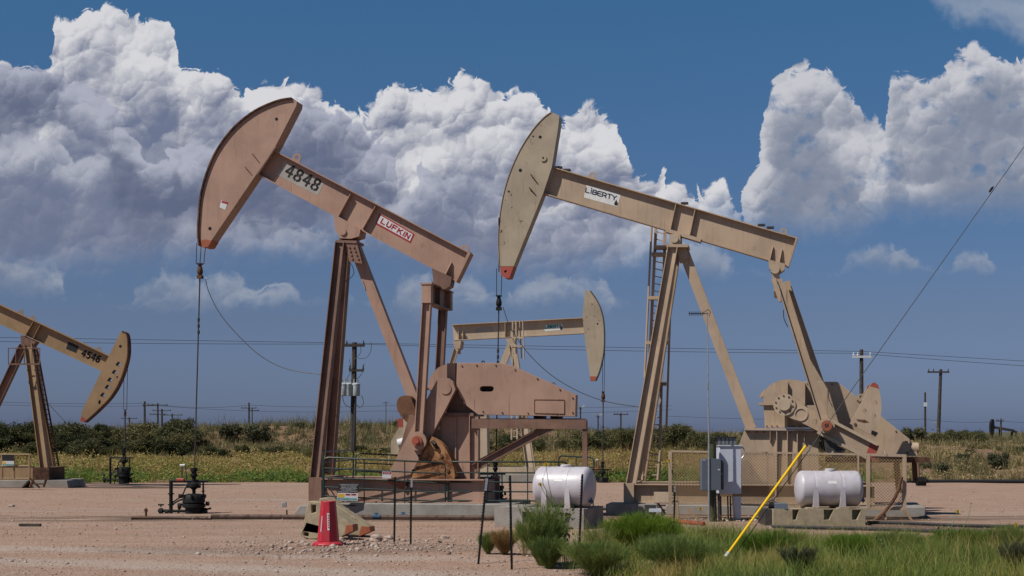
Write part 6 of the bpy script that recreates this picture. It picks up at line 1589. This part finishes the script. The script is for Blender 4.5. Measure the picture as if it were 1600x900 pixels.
sunflower([(1062,840),(1060,790),(1052,750),(1045,720)], 28.0, 'wild sunflower whose bloom touches the first mesh guard post')
sunflower([(1085,845),(1090,820),(1094,795)], 28.5, 'wild sunflower below the mesh guard and left of the grey box')
sunflower([(1470,870),(1480,840),(1490,815),(1496,799)], 27.5, 'wild sunflower before the gravel right of the mesh guard')
sunflower([(1490,860),(1505,825),(1515,800),(1517,787)], 27.8, 'tall thin stalk with a small dry head right of the mesh guard', .018)
sunflower([(1575,870),(1580,845),(1587,820)], 27.3, 'wild sunflower at the right edge by the black hose')
sunflower([(1372,890),(1373,885),(1373,879)], 25.0, 'low yellow bloom at the bottom edge below the right tank')

# ------------------------------------------------------------------ stones
ico_v = []
ph = (1 + 5 ** .5) / 2
for a in (-1, 1):
    for b2 in (-ph, ph): ico_v += [(0, a, b2), (a, b2, 0), (b2, 0, a)]
ico_v = np.array(ico_v) / math.sqrt(1 + ph * ph)
_bm = bmesh.new(); [_bm.verts.new(v) for v in ico_v]; _r = bmesh.ops.convex_hull(_bm, input=_bm.verts); _bm.verts.ensure_lookup_table(); _bm.verts.index_update()
ico_f = np.array([[v.index for v in f.verts] for f in _bm.faces]); ico_v = np.array([v.co[:] for v in _bm.verts]); _bm.free()
m, G, b = new_mat('stone'); STONE = m
at = G.node('ShaderNodeAttribute', attribute_name='tone'); co = G.node('ShaderNodeTexCoord').outputs['Object']
G.put(b.inputs['Base Color'], G.mix(G.m('ADD', at.outputs['Fac'], G.mul(G.sub(G.noise(co, 12, 4, .6).outputs[0], .5), .4), clamp=True), (.24, .155, .115), (.50, .40, .335)))
b.inputs['Roughness'].default_value = .9; bump(G, b, G.noise(co, 40, 3, .6).outputs[0], .5, .01)
def stones(name, x, y, s, label):
    N = len(x); q = rng.normal(size=(N, 3, 3)); q, _ = np.linalg.qr(q)
    sc_ = np.stack([s, s * rng.uniform(.6, 1, N), s * rng.uniform(.45, .8, N)], 1)
    V = ico_v[None] * rng.uniform(.78, 1.15, (N, 12, 1)); V = V * sc_[:, None, :]
    ang = rng.uniform(0, 6.28, N); ca, sa = np.cos(ang), np.sin(ang)
    X = V[..., 0] * ca[:, None] - V[..., 1] * sa[:, None] + x[:, None]; Y = V[..., 0] * sa[:, None] + V[..., 1] * ca[:, None] + y[:, None]; Z = V[..., 2] + (gz(x, y) + s * .2)[:, None]
    Vv = np.stack([X, Y, Z], -1).reshape(-1, 3); f = (ico_f[None] + (np.arange(N) * 12)[:, None, None]).ravel()
    me = np_mesh(name, Vv, f, np.full(N * len(ico_f), 3), [STONE], False, np.repeat(np.clip(rng.normal(.5, .28, N), 0, 1), 12))
    o = bpy.data.objects.new(name, me); C.objects.link(o); tag(o, label, 'stones', None, 'stuff')
n = 38000; y = 22 + 34 * rng.uniform(0, 1, n) ** 1.6; x = rng.uniform(-.37, .42, n) * y; k = (x < 1.5) | (y > 33) ; clump = noise2(x, y, 1.5, 61) + rng.uniform(0, .6, n) > .60
x, y = x[k & clump], y[k & clump]
stones('pebbles', x, y, np.clip(.0085 * rng.lognormal(0, .6, len(x)), .004, .045), 'loose pebbles strewn over the gravel pad')
n = 900; x = rng.normal(-3.2, 1.6, n); y = rng.normal(29.2, 1.1, n); k = (x > -6.4) & (x < .6) & (y > 26.5)
stones('rubble', x[k], y[k], np.clip(.024 * rng.lognormal(0, .5, k.sum()), .012, .075), 'low spread of broken stones in front of the green gate')
n = 160; x = rng.normal((1165 - 800) / F * 38.5, .9, n); y = rng.normal(38.0, .4, n)
stones('rubble', x, y, np.clip(.035 * rng.lognormal(0, .4, n), .015, .08), 'stones heaped round the foot of the white cabinet')
def rock(px, py, wpx, label, seed):
    x, y = G0(px, py); s = wpx / 2 * y / F; rr = random.Random(seed)
    bm = bmesh.new(); bmesh.ops.create_icosphere(bm, subdivisions=3, radius=1)
    ph_ = [rr.uniform(0, 6) for _ in range(6)]
    for v in bm.verts:
        c = v.co; f_ = 1 + .16 * math.sin(3 * c.x + ph_[0]) + .14 * math.sin(4 * c.y + ph_[1]) + .1 * math.sin(7 * c.z + ph_[2] + 2 * c.x) + rr.uniform(-.05, .05)
        v.co = Vector((c.x * s, c.y * s * .8, c.z * s * .62)) * f_ + Vector((0, 0, s * .35))
    me = bpy.data.meshes.new('rock'); bm.to_mesh(me); bm.free()
    a = me.attributes.new('tone', 'FLOAT', 'POINT'); a.data.foreach_set('value', [.72] * len(me.vertices))
    me.materials.append(STONE); o = bpy.data.objects.new('rock', me); C.objects.link(o); o.location = (x, y, gzf(x, y)); tag(o, label, 'rock')
rock(587, 846, 24, 'largest pale rock right of the barriers and cone', 1); rock(607, 842, 13, 'pale rock beside the largest rock near the left steel post', 2)
rock(533, 844, 11, 'small pale rock at the right of the cone base', 3); rock(547, 842, 10, 'small reddish rock under the first barrier foot', 4)
rock(696, 843, 14, 'brown rock in the rubble before the right gate panel', 5); rock(18, 792, 9, 'lone rock on the pad at the far left', 6); rock(181, 829, 6, 'small dark rock on the gravel below the left wellhead strip', 7)
